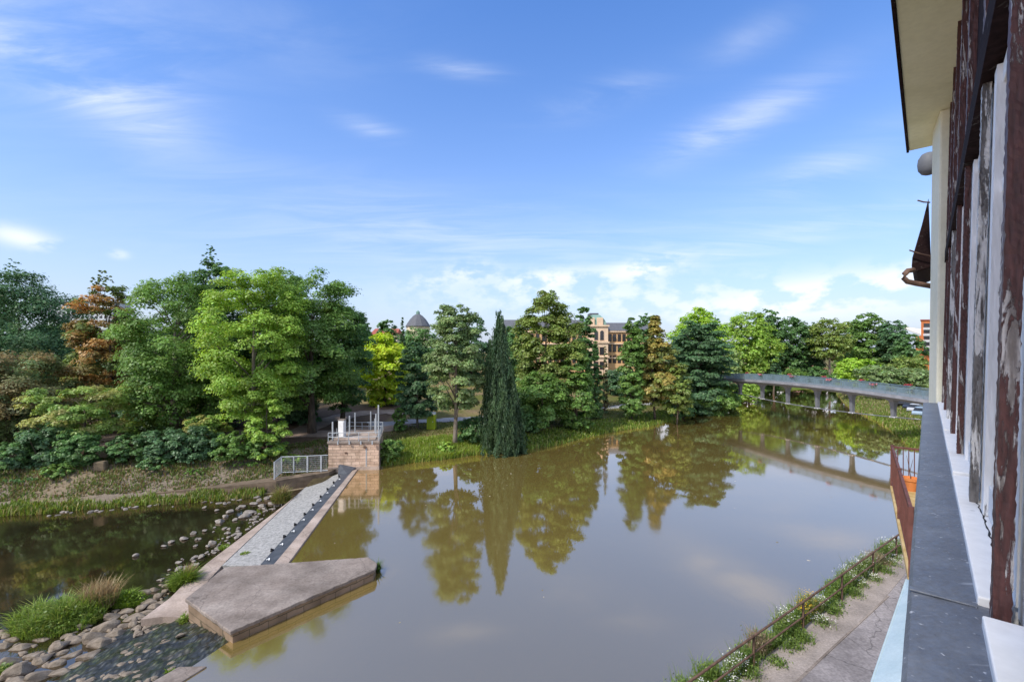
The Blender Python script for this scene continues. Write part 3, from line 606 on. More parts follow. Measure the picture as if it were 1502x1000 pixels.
tree('large blue green broadleaf tree at the far left edge, behind the brownish tree', 22, 62, 402, 185, 600, 'round', 'blue', 1.1, sprig=2, tr=.45)
tree('brownish green tree leaning over the left edge, in front of the blue green tree', 15, 48, 520, 200, 668, 'round', 'brown', 1.0, tr=.35)
tree('rust coloured horse chestnut with orange brown leaves, left of the tallest trees', 156, 57, 418, 118, 615, 'egg', 'rust', .9, gap=.2, flatz=.65, tr=.35, name='horse_chestnut', sprig=4)
tree('low spreading tree with pale yellowish green leaves above the left hedge', 128, 45.5, 568, 150, 645, 'spread', 'ltmix', .9, flatz=.55, tr=.2, gap=.2)
tree('big dark green tree with thick forked trunk, between the rust tree and the pale ash', 255, 52, 402, 170, 640, 'round', 'mid', 1.15, tr=.55, bark=M_BARK_PALE, name='lime_tree')
tree('tall dark tree with a loose topmost branch, behind the pale ash', 318, 60, 382, 100, 580, 'egg', 'dark', .9, sprig=3, gap=.2)
tree('tall pale yellow green ash tree with airy layered crown, tallest of the left group', 372, 48.5, 386, 158, 622, 'round', 'bright', 1.05, gap=.22, flatz=.64, tr=.35, bark=M_BARK_PALE, name='ash_tree')
tree('small bright green young ash at the foot of the tall pale ash', 392, 46.5, 560, 66, 668, 'egg', 'bright', .7, gap=.25, tr=.1, name='sapling')
tree('big round mid green tree right of the pale ash', 458, 57, 396, 170, 600, 'round', 'mid', 1.15, tr=.5, name='maple_tree')
tree('darker green tree at the right shoulder of the left group, beside the golden tree', 502, 64, 448, 96, 602, 'round', 'dark', 1.0, tr=.35)
tree('golden yellow round tree shining among the green trees', 563, 78, 490, 86, 598, 'round', 'yellow', 1.4, gap=.0, tr=.3, name='golden_tree')
tree('dense dark green holly like evergreen beside the golden tree', 612, 63, 502, 62, 610, 'egg', 'blue', 1.4, gap=.0, tr=.18, bark=M_BARK_PALE, name='evergreen_tree')
tree('small cone shaped green shrub at the foot of the dark evergreen', 586, 60.5, 598, 22, 637, 'egg', 'mid', 1.3, name='bush', cat='bush', gap=0)
tree('tall grey green tree with pale trunk by the water, left of the weeping conifer', 667, 54.5, 446, 104, 604, 'round', 'grey', 1.1, gap=.16, flatz=.645, tr=.3, bark=M_BARK_PALE, name='alder_tree')
tree('dark weeping conifer with branches trailing into the river', 734, 54.0, 452, 68, 664, 'weep', 'weep', 1.1, tr=.3, name='weeping_conifer')
tree('tall tree with yellowish green crown, highest in the middle of the bank', 803, 69, 422, 104, 610, 'egg', 'olive', 1.15, gap=.15, tr=.4, bark=M_BARK_PALE, name='tall_tree')
tree('narrow dark tree peeping out behind the tall middle tree, beside the ochre building', 856, 84, 447, 36, 575, 'egg', 'dark', 1.6, tr=.3, cscale=1.35, gap=0)
tree('low broad green tree hanging over bare earth bank below the tall middle tree', 792, 64, 545, 92, 648, 'round', 'mid', 1.1, tr=.2, gap=.15)
tree('bushy dark green tree just right of the low broad tree, reaching down to the bank', 846, 67, 512, 64, 653, 'egg', 'mid', 1.1, tr=.25, gap=.1)
tree('slim dark conifer right of the bushy tree in front of the ochre building', 873, 74, 497, 28, 640, 'spire', 'dark', 2.0, tr=.15, gap=.0, name='slim_conifer', cscale=1.5)
tree('thin sparse brownish pole like conifer in front of the ochre building facade', 888, 79, 503, 10, 620, 'spire', 'brown', .8, tr=.1, gap=.2, name='thin_conifer', cscale=1.5)
tree('columnar green cypress standing on the grassy bank left of the bronze tree', 927, 75, 466, 38, 609, 'column', 'mid', 2.2, gap=.0, tr=.15, name='cypress', cscale=1.5)
tree('bronze brown cone shaped tree on a bare trunk beside the columnar cypress', 961, 77, 461, 84, 594, 'cone', 'bronze', 1.5, gap=.1, flatz=.64, tr=.2, name='bronze_tree', bark=M_BARK)
tree('low dark olive shrub tree at the right foot of the bronze tree', 992, 75.5, 530, 50, 606, 'egg', 'olive', 1.1, tr=.15, gap=.1)
tree('massive dark layered cedar at the left end of the footbridge', 1026, 88, 469, 96, 606, 'egg', 'blue', 1.5, tr=.4, name='cedar_tree', gap=.04, flatz=.4)
tree('dark rounded tree filling the heart of the layered cedar group', 1020, 92, 480, 84, 596, 'egg', 'blue', 1.0, tr=.3)
tree('lime green round tree rising behind the layered cedar', 1025, 122, 455, 88, 560, 'round', 'lime', 1.0, tr=.4, gap=.06)
tree('dark green tree squeezed between the lime green tree and the bright broad tree', 1050, 130, 468, 36, 560, 'egg', 'dark', 1.0)
tree('pale whitish green little willow at the left end of the bridge railing', 1076, 112, 512, 30, 552, 'round', 'pale', 1.0, name='willow', tr=.12)
tree('bright green broad cone shaped tree behind the left end of the footbridge', 1098, 132, 458, 84, 552, 'egg', 'bright', 1.0, gap=.06, tr=.4)
tree('small dark fir behind the footbridge at the foot of the bright broad tree', 1134, 128, 515, 26, 554, 'cone', 'blue', 1.1, name='fir_tree')
tree('tall dark tree behind the right shoulder of the bright broad tree', 1126, 158, 455, 56, 545, 'round', 'dark', 1.0)
tree('dark green tree in the row behind the bridge, with the lowest rounded top', 1160, 160, 466, 58, 550, 'round', 'dark', 1.0, gap=.1)
tree('narrow dark tree in the row behind the bridge, left of the bare trunked tree', 1190, 162, 473, 40, 552, 'egg', 'blue', 1.0)
tree('light green tree with a long bare trunk, rising behind the middle of the bridge', 1217, 152, 467, 62, 530, 'round', 'olive', .9, gap=.2, tr=.42, bark=M_BARK_PALE)
tree('mid green tree in the gap right of the bare trunked tree', 1243, 168, 474, 48, 555, 'round', 'mid', 1.0)
tree('highest green tree of the right hand row with domed top', 1272, 158, 459, 62, 555, 'egg', 'mid', 1.1, gap=.06)
tree('dark green tree near the cream hall, right end of the tall row', 1309, 152, 471, 54, 552, 'round', 'blue', 1.1, gap=.06)
tree('smaller loose tree in front of the orange block at the right', 1336, 142, 489, 44, 548, 'round', 'dark', .8, gap=.2)
for lab, px, d, ty, w, by, c_ in (
    ('yellow green leafy bush behind the bridge railing', 1256, 108, 527, 62, 562, 'lime'), ('grey green domed willow shrub behind the bridge railing', 1287, 97, 537, 62, 566, 'grey'),
    ('olive green broad bush below the orange block at the right', 1334, 112, 523, 62, 565, 'olive'), ('grey green low shrub against the right end of the bridge railing', 1334, 95, 541, 60, 570, 'grey'),
    ('small light green bush left of the yellow green bush behind the bridge', 1238, 118, 540, 30, 560, 'mid'),
    ('dark low bush on the far bank right behind the middle of the bridge', 1198, 150, 538, 34, 556, 'dark'), ('dark low bush on the far bank right behind the left part of the bridge', 1165, 146, 541, 34, 558, 'mid'),
    ('low far bank bush under the second bridge span from the left', 1130, 142, 546, 40, 574, 'mid'), ('low far bank bush under the third bridge span from the left', 1165, 148, 546, 44, 572, 'dark'),
    ('low waterside bush on the far bank seen under the middle of the bridge', 1202, 154, 546, 44, 570, 'dark'), ('low waterside bush on the far bank seen under the right half of the bridge', 1238, 157, 546, 46, 570, 'mid'),
    ('fresh green riverside bush beneath the left end of the bridge', 1097, 106, 556, 46, 590, 'bright'), ('darker riverside bush under the bridge beside the first strut', 1068, 96, 560, 44, 600, 'mid')):
    tree(lab, px, d, ty, w, by, 'round', c_, 1.1, name='bush', cat='bush', gap=0)
# hedge and shrubs of the left bank
for lab, px, d, ty, w, by, c_ in (
    ('dark green hedge shrub cut by the left edge, above the pool', 12, 43, 640, 84, 708, 'dark'), ('dark hedge shrub in the middle of the left hedge piece', 62, 43, 634, 74, 705, 'blue'), ('dark hedge shrub beside the trodden gap', 114, 43.6, 641, 66, 700, 'dark'),
    ('dark green hedge shrub right of the trodden gap', 190, 44.4, 634, 68, 690, 'dark'), ('bluish green hedge shrub in the middle of the long hedge', 240, 44.2, 636, 74, 692, 'blue'), ('deep green hedge shrub below the forked trunk', 288, 44.2, 632, 74, 694, 'blue'),
    ('yellowish green shrub with drooping twigs at the hedge below the pale ash', 300, 44.5, 600, 58, 668, 'ltmix'), ('fresh green hedge shrub below the pale ash tree', 340, 44.6, 636, 68, 690, 'mid'), ('fresh green shrub at the right end of the long hedge', 388, 45.4, 640, 64, 684, 'mid'),
    ('low ivy cushion below the hedge, nearest the left edge', 34, 41, 690, 50, 722, 'dark'), ('low ivy cushion below the hedge, left of the trodden gap', 88, 41, 690, 44, 716, 'mid'), ('low ivy cushion below the bluish hedge shrub', 232, 42, 680, 50, 704, 'dark'),
    ('low ivy cushion right of the bluish hedge shrub', 300, 42, 680, 54, 702, 'mid'), ('low green cushion below the fresh green hedge shrubs', 366, 43, 676, 56, 697, 'mid'), ('low green cushion on the bank just left of the mesh fence', 425, 45, 668, 44, 688, 'bright'),
    ('very dark evergreen shrub at the gravel path left of the sluice house', 438, 62, 575, 66, 632, 'blue'), ('very dark shrub in the shade of the forked trunk', 322, 57, 570, 60, 645, 'blue'), ('dark shrub under the dark trees at the far left', 60, 53, 590, 100, 660, 'blue'), ('dark shrub in the shade behind the long hedge', 215, 55, 585, 90, 655, 'blue'),
    ('green bush in the shade behind the weeping conifer', 698, 56.5, 612, 62, 660, 'dark'), ('leafy green bush at the waterside right beside the sluice house', 574, 48.8, 644, 34, 676, 'mid'), ('bright green bush on the bank at the foot of the grey green tree', 655, 52.5, 648, 30, 674, 'bright'),
    ('dark hedge piece behind the lawn, below the white parked car', 912, 106, 552, 60, 585, 'blue'), ('broad dark bush under the tall middle tree', 770, 62, 600, 54, 655, 'dark'), ('green bush right under the layered cedar at the waterside', 1040, 88, 566, 70, 612, 'mid'), ('low bush on the bank left of the layered cedar', 1000, 82, 572, 44, 612, 'dark')):
    if ('hedge' in lab or 'cushion' in lab) and px < 440 and 'behind' not in lab: d = G(px, by - 3).y + w / F * 42 * .35
    tree(lab, px, d, ty + (math.sin(px * 1.7) * 11 if 'hedge' in lab else 0), w * 1.12, by, 'round', c_, 1.15, name='bush', cat='bush', gap=0)
# park trees further back that close the view between the trunks
for lab, px, d, ty, w, by, c_ in (
    ('park tree far behind the rust chestnut and the low spreading tree', 90, 100, 478, 120, 590, 'dark'), ('park tree far behind the big forked tree', 200, 105, 470, 110, 588, 'blue'), ('park tree far behind the pale ash', 330, 100, 470, 120, 592, 'dark'),
    ('park tree deep behind the round maple with dark trunk', 425, 92, 460, 110, 592, 'dark'), ('park tree between the round maple and the golden tree, set far back', 520, 108, 474, 70, 590, 'dark'), ('dark conifer top left of the slate dome', 590, 130, 465, 16, 560, 'blue'),
    ('dark crown filling the gap behind the big forked tree', 285, 66, 412, 120, 600, 'dark'), ('dark crown filling the gap behind the pale ash and the maple', 418, 66, 405, 120, 600, 'dark'),
    ('distant green tree below the red roof', 567, 150, 470, 44, 560, 'dark'), ('distant dark tree right behind the dark evergreen, below the slate dome', 614, 140, 482, 64, 570, 'dark'), ('distant tree hidden behind the grey green waterside tree', 690, 115, 462, 60, 585, 'blue'),
    ('distant park tree between the weeping conifer and the tall middle tree', 757, 112, 478, 60, 585, 'dark'), ('distant green tree left of the golden tree with rounded top', 532, 140, 466, 30, 560, 'dark'), ('distant tree at the far left behind the blue green tree', -40, 90, 420, 130, 600, 'dark'),
    ('distant tree right of the ochre building, above the columnar cypress', 948, 135, 460, 46, 560, 'dark')):
    tree(lab, px, d, ty, w, by, 'round' if w > 20 else 'cone', c_, .9, gap=.05, tr=.3)

# ---------------------------------------------------------------- grasses
M_GRASS = M_LEAF
def blades(C, h, wdt, cols, g, lean=.5):
    n = len(C); a = g.uniform(0, 6.28, n); dx = np.stack([np.cos(a), np.sin(a), np.zeros(n)], 1); side = np.stack([-np.sin(a), np.cos(a), np.zeros(n)], 1)
    h = h[:, None]; ln = (g.uniform(.1, 1, n) * lean)[:, None]; wv = wdt[:, None] if hasattr(wdt, '__len__') else wdt
    m = C + np.array([0, 0, 1.0]) * h * .6 + dx * h * ln * .35; t = C + np.array([0, 0, 1.0]) * h * (1 - .25 * ln) + dx * h * ln
    V = np.stack([C - side * wv, C + side * wv, m + side * wv * .8, t, m - side * wv * .8], 1).reshape(-1, 3)
    k = np.arange(n)[:, None] * 5; Fq = np.concatenate([k + np.array([[0, 1, 2, 4]])], 1); Ft = k + np.array([[4, 2, 3, 3]])
    K = np.repeat(np.clip(cols, .004, 1), 5, 0)
    return V, Fq, k, K
def grass_obj(name, C, h, w, cols, g, lean=.6):
    n = len(C); a = g.uniform(0, 6.28, n); dx = np.stack([np.cos(a), np.sin(a), np.zeros(n)], 1); sd = np.stack([-np.sin(a), np.cos(a), np.zeros(n)], 1); h = h[:, None]; ln = (g.uniform(.1, 1, n) * lean)[:, None]
    up_ = np.array([0, 0, 1.0]); w = (w * np.ones(n))[:, None]
    m = C + up_ * h * .6 + dx * h * ln * .35; t = C + up_ * h * (1 - .25 * ln) + dx * h * ln
    V = np.stack([C - sd * w, C + sd * w, m + sd * w * .8, t + sd * w * .1, t - sd * w * .1, m - sd * w * .8], 1).reshape(-1, 3)
    k = np.arange(n)[:, None] * 6; Fc = np.concatenate([k + np.array([[0, 1, 2, 5]]), k + np.array([[5, 2, 3, 4]])], 0)
    return np_obj(name, V, Fc, M_LEAF, None, np.repeat(np.clip(cols, .004, 1), 6, 0))
def colmix(g, n, lst, v=.25):
    lst = np.array(lst); return lst[g.integers(0, len(lst), n)] * g.uniform(1 - v, 1 + v, (n, 1))
g = np.random.default_rng(5)
def scatter_bank(n, x0, x1, y0, y1, dlo, dhi, clump=.0):
    X = g.uniform(x0, x1, n); Y = g.uniform(y0, y1, n); d = sdist(X, Y); k = (d > dlo) & (d < dhi) & (wob(X, Y, 2.6, .4) + g.normal(0, .6, n) > -.75 + clump)
    X, Y = X[k], Y[k]; return np.stack([X, Y, terrain(X, Y) - .03], 1), d[k]
C, d_ = scatter_bank(260000, -13.6, 66, 46, 122, -.15, 4.5)
k = g.uniform(0, 1, len(C)) < np.clip(1.25 - d_ / 4.5, .1, 1) * np.clip(75 / C[:, 1], .4, 1); C = C[k]; d_ = d_[k]
tag(grass_obj('grass', C, g.uniform(.25, .75, len(C)) * np.where(d_ < 2, 1, .6), .045 + .0006 * C[:, 1], colmix(g, len(C), [(.17, .26, .035), (.23, .31, .05), (.13, .20, .035), (.28, .28, .08)]), g), kind='stuff')
C, d_ = scatter_bank(60000, -13.4, -2, 46, 60, .0, 5.5)
tag(grass_obj('tall_grass', C, g.uniform(.3, .95, len(C)), .05, colmix(g, len(C), [(.22, .33, .04), (.28, .38, .06), (.17, .27, .04), (.33, .34, .09)]), g), kind='stuff')
C, d_ = scatter_bank(120000, -60, -19.5, 34, 47, -.25, 2.2, .5)
k = (C[:, 0] < -22.5) & (d_ < .5 + 1.3 * np.clip(.55 + wob(C[:, 0], C[:, 0] * .2, 2.2, 2.0), .05, 1.3)); C = C[k]
tag(grass_obj('grass', C, g.uniform(.25, .8, len(C)), .05, colmix(g, len(C), [(.15, .22, .035), (.20, .28, .05), (.11, .17, .03), (.28, .24, .09)]), g), kind='stuff')
C, d_ = scatter_bank(120000, -60, -19, 36, 54, 2.2, 8, .75)
tag(grass_obj('grass', C, g.uniform(.12, .4, len(C)), .05, colmix(g, len(C), [(.15, .19, .05), (.22, .18, .09), (.24, .18, .08), (.14, .20, .045), (.12, .18, .045)]), g), kind='stuff')
C, d_ = scatter_bank(160000, 48, 130, 56, 130, -.1, 14, .3)
k = (C[:, 0] - C[:, 1] * .56 > 12); C = C[k]
tag(grass_obj('grass', C, g.uniform(.2, .6, len(C)), .08, colmix(g, len(C), [(.20, .25, .05), (.26, .25, .10), (.15, .22, .04), (.33, .27, .14)]), g), kind='stuff')
C, d_ = scatter_bank(160000, -16, 50, 52, 120, 4.5, 16, .55)
tag(grass_obj('grass', C, g.uniform(.08, .22, len(C)), .07, colmix(g, len(C), [(.14, .17, .04), (.22, .20, .08), (.12, .15, .035)]), g), kind='stuff')

def tuft(name, label, cat, px, py, z, wpx, hpx, n, cols, ear=None, seed=1, group=None, flat_=.75):
    g = np.random.default_rng(seed); p = P(px, py, z); d = p.y; Rw = wpx / F * d / 2; H = hpx / F * d
    a = g.uniform(0, 6.28, n); r = np.sqrt(g.uniform(0, 1, n)) * Rw; X = p.x + r * np.cos(a); Y = p.y + r * np.sin(a) * flat_
    C = np.stack([X, Y, np.full(n, z) - .05], 1); h = H * (1.25 - .6 * (r / Rw)) * g.uniform(.45, 1.2, n)
    root = thing(name, label, cat, (p.x, p.y, z), group)
    h *= .7 + .45 * np.clip(wob(X, Y, 4.0, seed), -.8, 1); o = grass_obj('foliage', C, h, .022, colmix(g, n, cols, .35), g, 1.1); put(o, root)
    m = n // 9; a = g.uniform(0, 6.28, m); r = np.sqrt(g.uniform(0, 1, m)) * Rw
    Cl = np.stack([p.x + r * np.cos(a), p.y + r * np.sin(a) * flat_, z + H * (1 - .6 * r / Rw) * g.uniform(.2, .9, m)], 1); N = g.normal(0, .6, (m, 3)) + np.array([0, -.2, .8]); N /= np.linalg.norm(N, axis=1, keepdims=True)
    V, Fc = leaves(Cl, N, g.uniform(.05, .11, m), .8, g); put(np_obj('leaves', V, Fc, M_LEAF, None, np.repeat(colmix(g, m, cols, .3), 4, 0)), root)
    if ear:
        m = n // 9; a = g.uniform(0, 6.28, m); r = np.sqrt(g.uniform(0, 1, m)) * Rw * .7; C = np.stack([p.x + Rw * ear[0] + r * np.cos(a) * .6, p.y + Rw * ear[1] + r * np.sin(a) * .5, np.full(m, z + H * .15)], 1)
        put(grass_obj('seed_heads', C, H * g.uniform(.5, .95, m), .016, colmix(g, m, [(.36, .26, .13), (.30, .22, .11)], .2), g, .7), root)
    return root
GC = [(.15, .24, .04), (.22, .32, .055), (.11, .18, .035), (.24, .28, .07)]
tuft('grass_clump', 'largest bushy green grass clump with straw coloured seed heads on the boulder bank', 'plant', 88, 912, -1.0, 112, 44, 5200, GC, (.5, .6), 1)
tuft('grass_clump', 'round bright green grass clump between the largest clump and the weir slab', 'plant', 189, 884, -1.0, 44, 24, 2000, [(.16, .25, .03), (.20, .30, .04)], None, 2)
tuft('grass_clump', 'green grass clump with yellow brown tips on the edge of the weir slab', 'plant', 268, 860, -.85, 34, 28, 1800, [(.14, .22, .03), (.20, .27, .05)], (.2, .5), 3)
tuft('grass_clump', 'small green tuft in the corner at the left face of the concrete pier', 'plant', 272, 912, -.6, 16, 20, 420, GC, None, 4)
tuft('grass_clump', 'small leafy tuft growing on the pointed tip of the concrete pier', 'plant', 553, 838, .0, 10, 18, 260, [(.06, .11, .03), (.08, .14, .03)], None, 5)
tuft('grass_clump', 'yellowish tuft at the far end of the weir apron below the mesh fence', 'plant', 413, 735, -.7, 26, 24, 700, [(.15, .19, .04), (.22, .20, .06)], (0, .3), 6)
tuft('grass_clump', 'tiny tuft growing on the pale stone apron near the pier', 'plant', 360, 812, -.42, 14, 5, 160, GC, None, 7)
tuft('grass_clump', 'small tuft beside the stones at the outer edge of the weir slab', 'plant', 330, 803, -.7, 18, 8, 260, [(.16, .24, .03)], None, 8)
tuft('grass_clump', 'small tuft on the low concrete rim at the bottom left of the river', 'plant', 249, 984, -.1, 14, 9, 200, [(.16, .25, .03)], None, 9)
tuft('grass_clump', 'leafy green clump at the left edge of the picture among the boulders', 'plant', 4, 985, -1.0, 24, 16, 420, GC, None, 10)

n = 420; X = g.uniform(-14, 45, n); Y = g.uniform(20, 80, n); d = sdist(X, Y); k = (d < -.4) & (g.uniform(0, 1, n) < np.exp(d / 9) + .12); X, Y = X[k], Y[k]; n = len(X)
V, Fc = leaves(np.stack([X, Y, np.full(n, .006)], 1), np.tile([[0, 0, 1.0]], (n, 1)) + g.normal(0, .02, (n, 3)), g.uniform(.05, .16, n), .7, g)
tag(np_obj('floating_leaves', V, Fc, M_LEAF, None, np.repeat(colmix(g, n, [(.35, .33, .25), (.25, .2, .1), (.5, .48, .42)]), 4, 0)), kind='stuff')
# ---------------------------------------------------------------- stones
def rock_mesh(seed, mat, flatz):
    import bmesh
    g = np.random.default_rng(seed); bm = bmesh.new(); bmesh.ops.create_icosphere(bm, subdivisions=3, radius=.5); ph = g.uniform(0, 6.28, 6)
    cuts = [(Vector(g.normal(size=3)).normalized(), g.uniform(.2, .4)) for _ in range(9)]
    for v in bm.verts:
        c_ = v.co
        for nrm, dist in cuts:
            q = c_.dot(nrm) - dist
            if q > 0: c_ -= nrm * q * .88
        c_ *= 1 + .05 * math.sin(9 * c_.x + ph[0]) * math.cos(8 * c_.y + ph[1]) + .03 * math.sin(17 * c_.z + ph[2] + 11 * c_.x)
        c_.z *= flatz
    me = bpy.data.meshes.new('stone'); bm.to_mesh(me); bm.free(); me.materials.append(mat)
    for p in me.polygons: p.use_smooth = False
    return me
RM = [rock_mesh(s, M_ROCK, .6) for s in range(5)]; BM_ = [rock_mesh(20 + s, M_BOULDER, .62) for s in range(6)]
def rock(name, me, p, sx, sy, sz, rz, label, group):
    o = bpy.data.objects.new(name, me); COL.objects.link(o); o.location = p; o.scale = (sx, sy, sz); o.rotation_euler = (random.uniform(-.15, .15), random.uniform(-.15, .15), rz); tag(o, label, 'stone', group); return o
random.seed(11)
# pale stones lying in the pool in front of the weir
for px, py, w in ((338, 750, 14), (330, 757, 12), (322, 764, 18), (345, 762, 10), (270, 789, 18), (284, 781, 12), (300, 778, 10), (252, 794, 12), (198, 814, 14), (310, 796, 16), (295, 816, 14), (296, 838, 10), (262, 834, 16), (348, 745, 8), (355, 742, 12), (372, 738, 14), (366, 752, 22), (358, 757, 20), (380, 733, 12), (330, 738, 10), (300, 744, 8), (392, 730, 12), (384, 741, 14), (398, 738, 12), (318, 748, 9), (288, 790, 9), (240, 800, 9)):
    p = P(px, py, -.93); w_ = .85 * w / F * p.y; rock('stone', RM[random.randrange(5)], p, w_ * random.uniform(.9, 1.15), w_ * random.uniform(.7, 1), w_ * .8, random.uniform(0, 3), 'pale rounded stone rising from the dark shallow pool left of the weir', 'pale stones in the pool')
for i in range(110):
    f = random.random(); p = P(429, 731, -.95).lerp(P(270, 852, -.95), f); off = abs(random.gauss(0, .75)); p = p + Vector((-.25 - off, -.2 - off * .3, 0))
    w_ = random.uniform(.12, .40); rock('stone', RM[random.randrange(5)], p, w_ * 1.15, w_ * .85, w_ * .75, random.uniform(0, 3), 'grey stone in the row of rubble along the pink outer edge of the weir', 'rubble along the weir edge')
for i in range(34):
    px = random.uniform(60, 420); py = np.interp(px, [a for a, b in DN], [b for a, b in DN]) + random.uniform(-1, 5); p = P(px, py, -.98); w_ = random.uniform(.2, .55)
    rock('stone', RM[random.randrange(5)], p, w_ * 1.2, w_ * .8, w_ * .7, random.uniform(0, 3), 'small stone at the grassy water line of the far pool bank', 'stones at the far pool bank')
# grey boulders of the bank below the grass clump
bl_px = [(30, 985, 44), (60, 968, 34), (14, 970, 30), (85, 948, 34), (110, 938, 26), (130, 962, 30), (58, 992, 40), (22, 1002, 40), (92, 985, 26), (8, 948, 26), (34, 950, 28), (62, 938, 22), (140, 936, 40), (152, 922, 32), (122, 918, 22), (165, 905, 28), (172, 930, 32), (185, 918, 24), (104, 962, 22), (150, 944, 34), (186, 896, 24), (200, 905, 28), (208, 890, 24), (220, 882, 24), (232, 874, 20), (242, 866, 16), (178, 880, 20), (214, 868, 22), (206, 878, 20), (228, 890, 22), (196, 915, 22), (150, 890, 22), (142, 904, 18), (0, 930, 28), (45, 925, 20), (76, 925, 18), (-5, 985, 30), (115, 975, 22), (48, 962, 24), (78, 976, 24), (250, 858, 16), (160, 886, 16), (226, 866, 16), (108, 908, 22), (20, 938, 22), (212, 900, 20), (236, 884, 16)]
for px, py, w in bl_px:
    z = -1.0 + random.uniform(-.02, .1); p = P(px, py, z); w_ = w / F * p.y
    rock('boulder', BM_[random.randrange(6)], p, w_ * random.uniform(.95, 1.3), w_ * random.uniform(.6, .8), w_ * random.uniform(.7, 1.1), random.uniform(.2, .9), 'angular grey boulder in the heap at the lower left, below the grass clumps', 'boulders at the lower left')
for i in range(34):
    px = random.uniform(196, 282); p = P(px, 912 + random.uniform(-8, 20), -.85); w_ = random.uniform(.16, .5)
    rock('stone', BM_[random.randrange(6)], p, w_ * 1.3, w_ * .9, w_ * .8, random.uniform(0, 3), 'stone heaped against the end of the lower weir slab', 'stones at the lower slab')
for i in range(110):
    px = random.uniform(-5, 250); py = 958 - px * .36 + random.uniform(-26, 44); p = P(px, py, -1.0); w_ = random.uniform(.14, .5)
    rock('stone', BM_[random.randrange(6)], p, w_ * 1.3, w_ * .9, w_ * .9, random.uniform(0, 3), 'small dark stone wedged between the grey boulders at the lower left', 'small stones between the boulders')
for i in range(70):
    px = random.uniform(20, 270); py = random.uniform(max(880, 1010 - px * .45), 1000); p = P(px, py, 0)
    best = int(np.argmin((RX.ravel() - p.x) ** 2 + (RY.ravel() - p.y) ** 2)); p = Vector((RX.ravel()[best], RY.ravel()[best], RZ.ravel()[best] + .01)); w_ = random.uniform(.14, .4)
    rock('stone', BM_[random.randrange(6)], p, w_ * 1.3, w_, w_ * .6, random.uniform(0, 3), 'small wet cobble in the shallow rapids beside the concrete pier', 'cobbles in the rapids')
rim = [P(x, y, .0) for x, y in ((222, 1000), (262, 976), (306, 976), (246, 1010))]
tag(MB().prism([P(222, 1000, .05).xy, P(246, 1012, .05).xy, P(304, 976, .05).xy, P(262, 977, .05).xy], -1, .06).build('kerb', M_CONC, None, .04), 'low broken concrete rim at the bottom left, between rapids and river', 'kerb')
bs = G(148, 690); tag(MB().box((bs.x, bs.y, bs.z + .35), (.9, .7, .9), .3).build('stone_block', M_CONC_SIDE, None, .12), 'square brown stone block at the trodden gap in the left hedge', 'stone block')

# ---------------------------------------------------------------- park paths
def ribbon(name, pts, width, mat, dz=.05):
    vs = []; fs = []; pts2 = []
    for a, b in zip(pts[:-1], pts[1:]):
        n_ = max(2, int((b - a).length / .6))
        pts2 += [a.lerp(b, i / n_) for i in range(n_)]
    pts2.append(pts[-1]); k = 7
    for i, p in enumerate(pts2):
        t = (pts2[min(i + 1, len(pts2) - 1)] - pts2[max(i - 1, 0)]).normalized(); nn = Vector((-t.y, t.x)); wv = width * (1 + .08 * math.sin(i * .7))
        for j in range(k):
            q = p + nn * (j / (k - 1) - .5) * wv; vs.append((q.x, q.y, T(q.x, q.y) + dz))
    for i in range(len(pts2) - 1):
        for j in range(k - 1): fs.append((i * k + j, i * k + j + 1, (i + 1) * k + j + 1, (i + 1) * k + j))
    o = MB().add(vs, fs).build(name, mat); tag(o, kind='structure'); return o
def GP(*l): return [G(a, b).xy for a, b in l]
ribbon('path', GP((120, 646), (200, 640), (330, 636), (430, 638), (520, 636), (560, 630), (600, 622)), 3.6, M_PATH)
ribbon('path', GP((430, 640), (470, 620), (520, 608), (600, 604)), 3.4, M_PATH, .065)
ribbon('path', GP((540, 622), (600, 619), (650, 617), (720, 612), (780, 606)), 2.4, M_PATHGREY, .08)
ribbon('path', GP((860, 602), (930, 594), (990, 590), (1030, 582)), 2.0, M_PATHGREY)
ribbon('path', GP((150, 650), (146, 668), (140, 688)), 1.3, M_PATH, .065)

# ---------------------------------------------------------------- portable toilet
M_LIME = flat('lime_green_plastic', (.40, .50, .02), .5, bump=.05); M_DOOR = flat('darker_lime_plastic', (.30, .40, .02), .5, bump=.05)
p = G(633, 629); wc = thing('portable_toilet', 'lime green portable toilet with pale roof on the park lawn', 'toilet', p)
h = 2.0
MB().box((p.x, p.y, p.z + h / 2), (1.15, 1.15, h)).build('cabin', M_LIME, wc, .05); MB().box((p.x, p.y - .59, p.z + 1.0), (.8, .05, 1.75)).build('door', M_DOOR, wc, .02)
mb = MB(); mb.add([(p.x - .6, p.y - .6, p.z + h), (p.x + .6, p.y - .6, p.z + h), (p.x + .6, p.y + .6, p.z + h), (p.x - .6, p.y + .6, p.z + h), (p.x - .5, p.y - .4, p.z + h + .28), (p.x + .5, p.y - .4, p.z + h + .28), (p.x + .5, p.y + .4, p.z + h + .28), (p.x - .5, p.y + .4, p.z + h + .28)], [(3, 2, 1, 0), (4, 5, 6, 7), (0, 1, 5, 4), (1, 2, 6, 5), (2, 3, 7, 6), (3, 0, 4, 7)]); mb.build('roof', M_WHITE, wc, .06)
MB().box((p.x + .28, p.y - .63, p.z + 1.05), (.06, .05, .16)).build('handle', M_WHITE, wc)

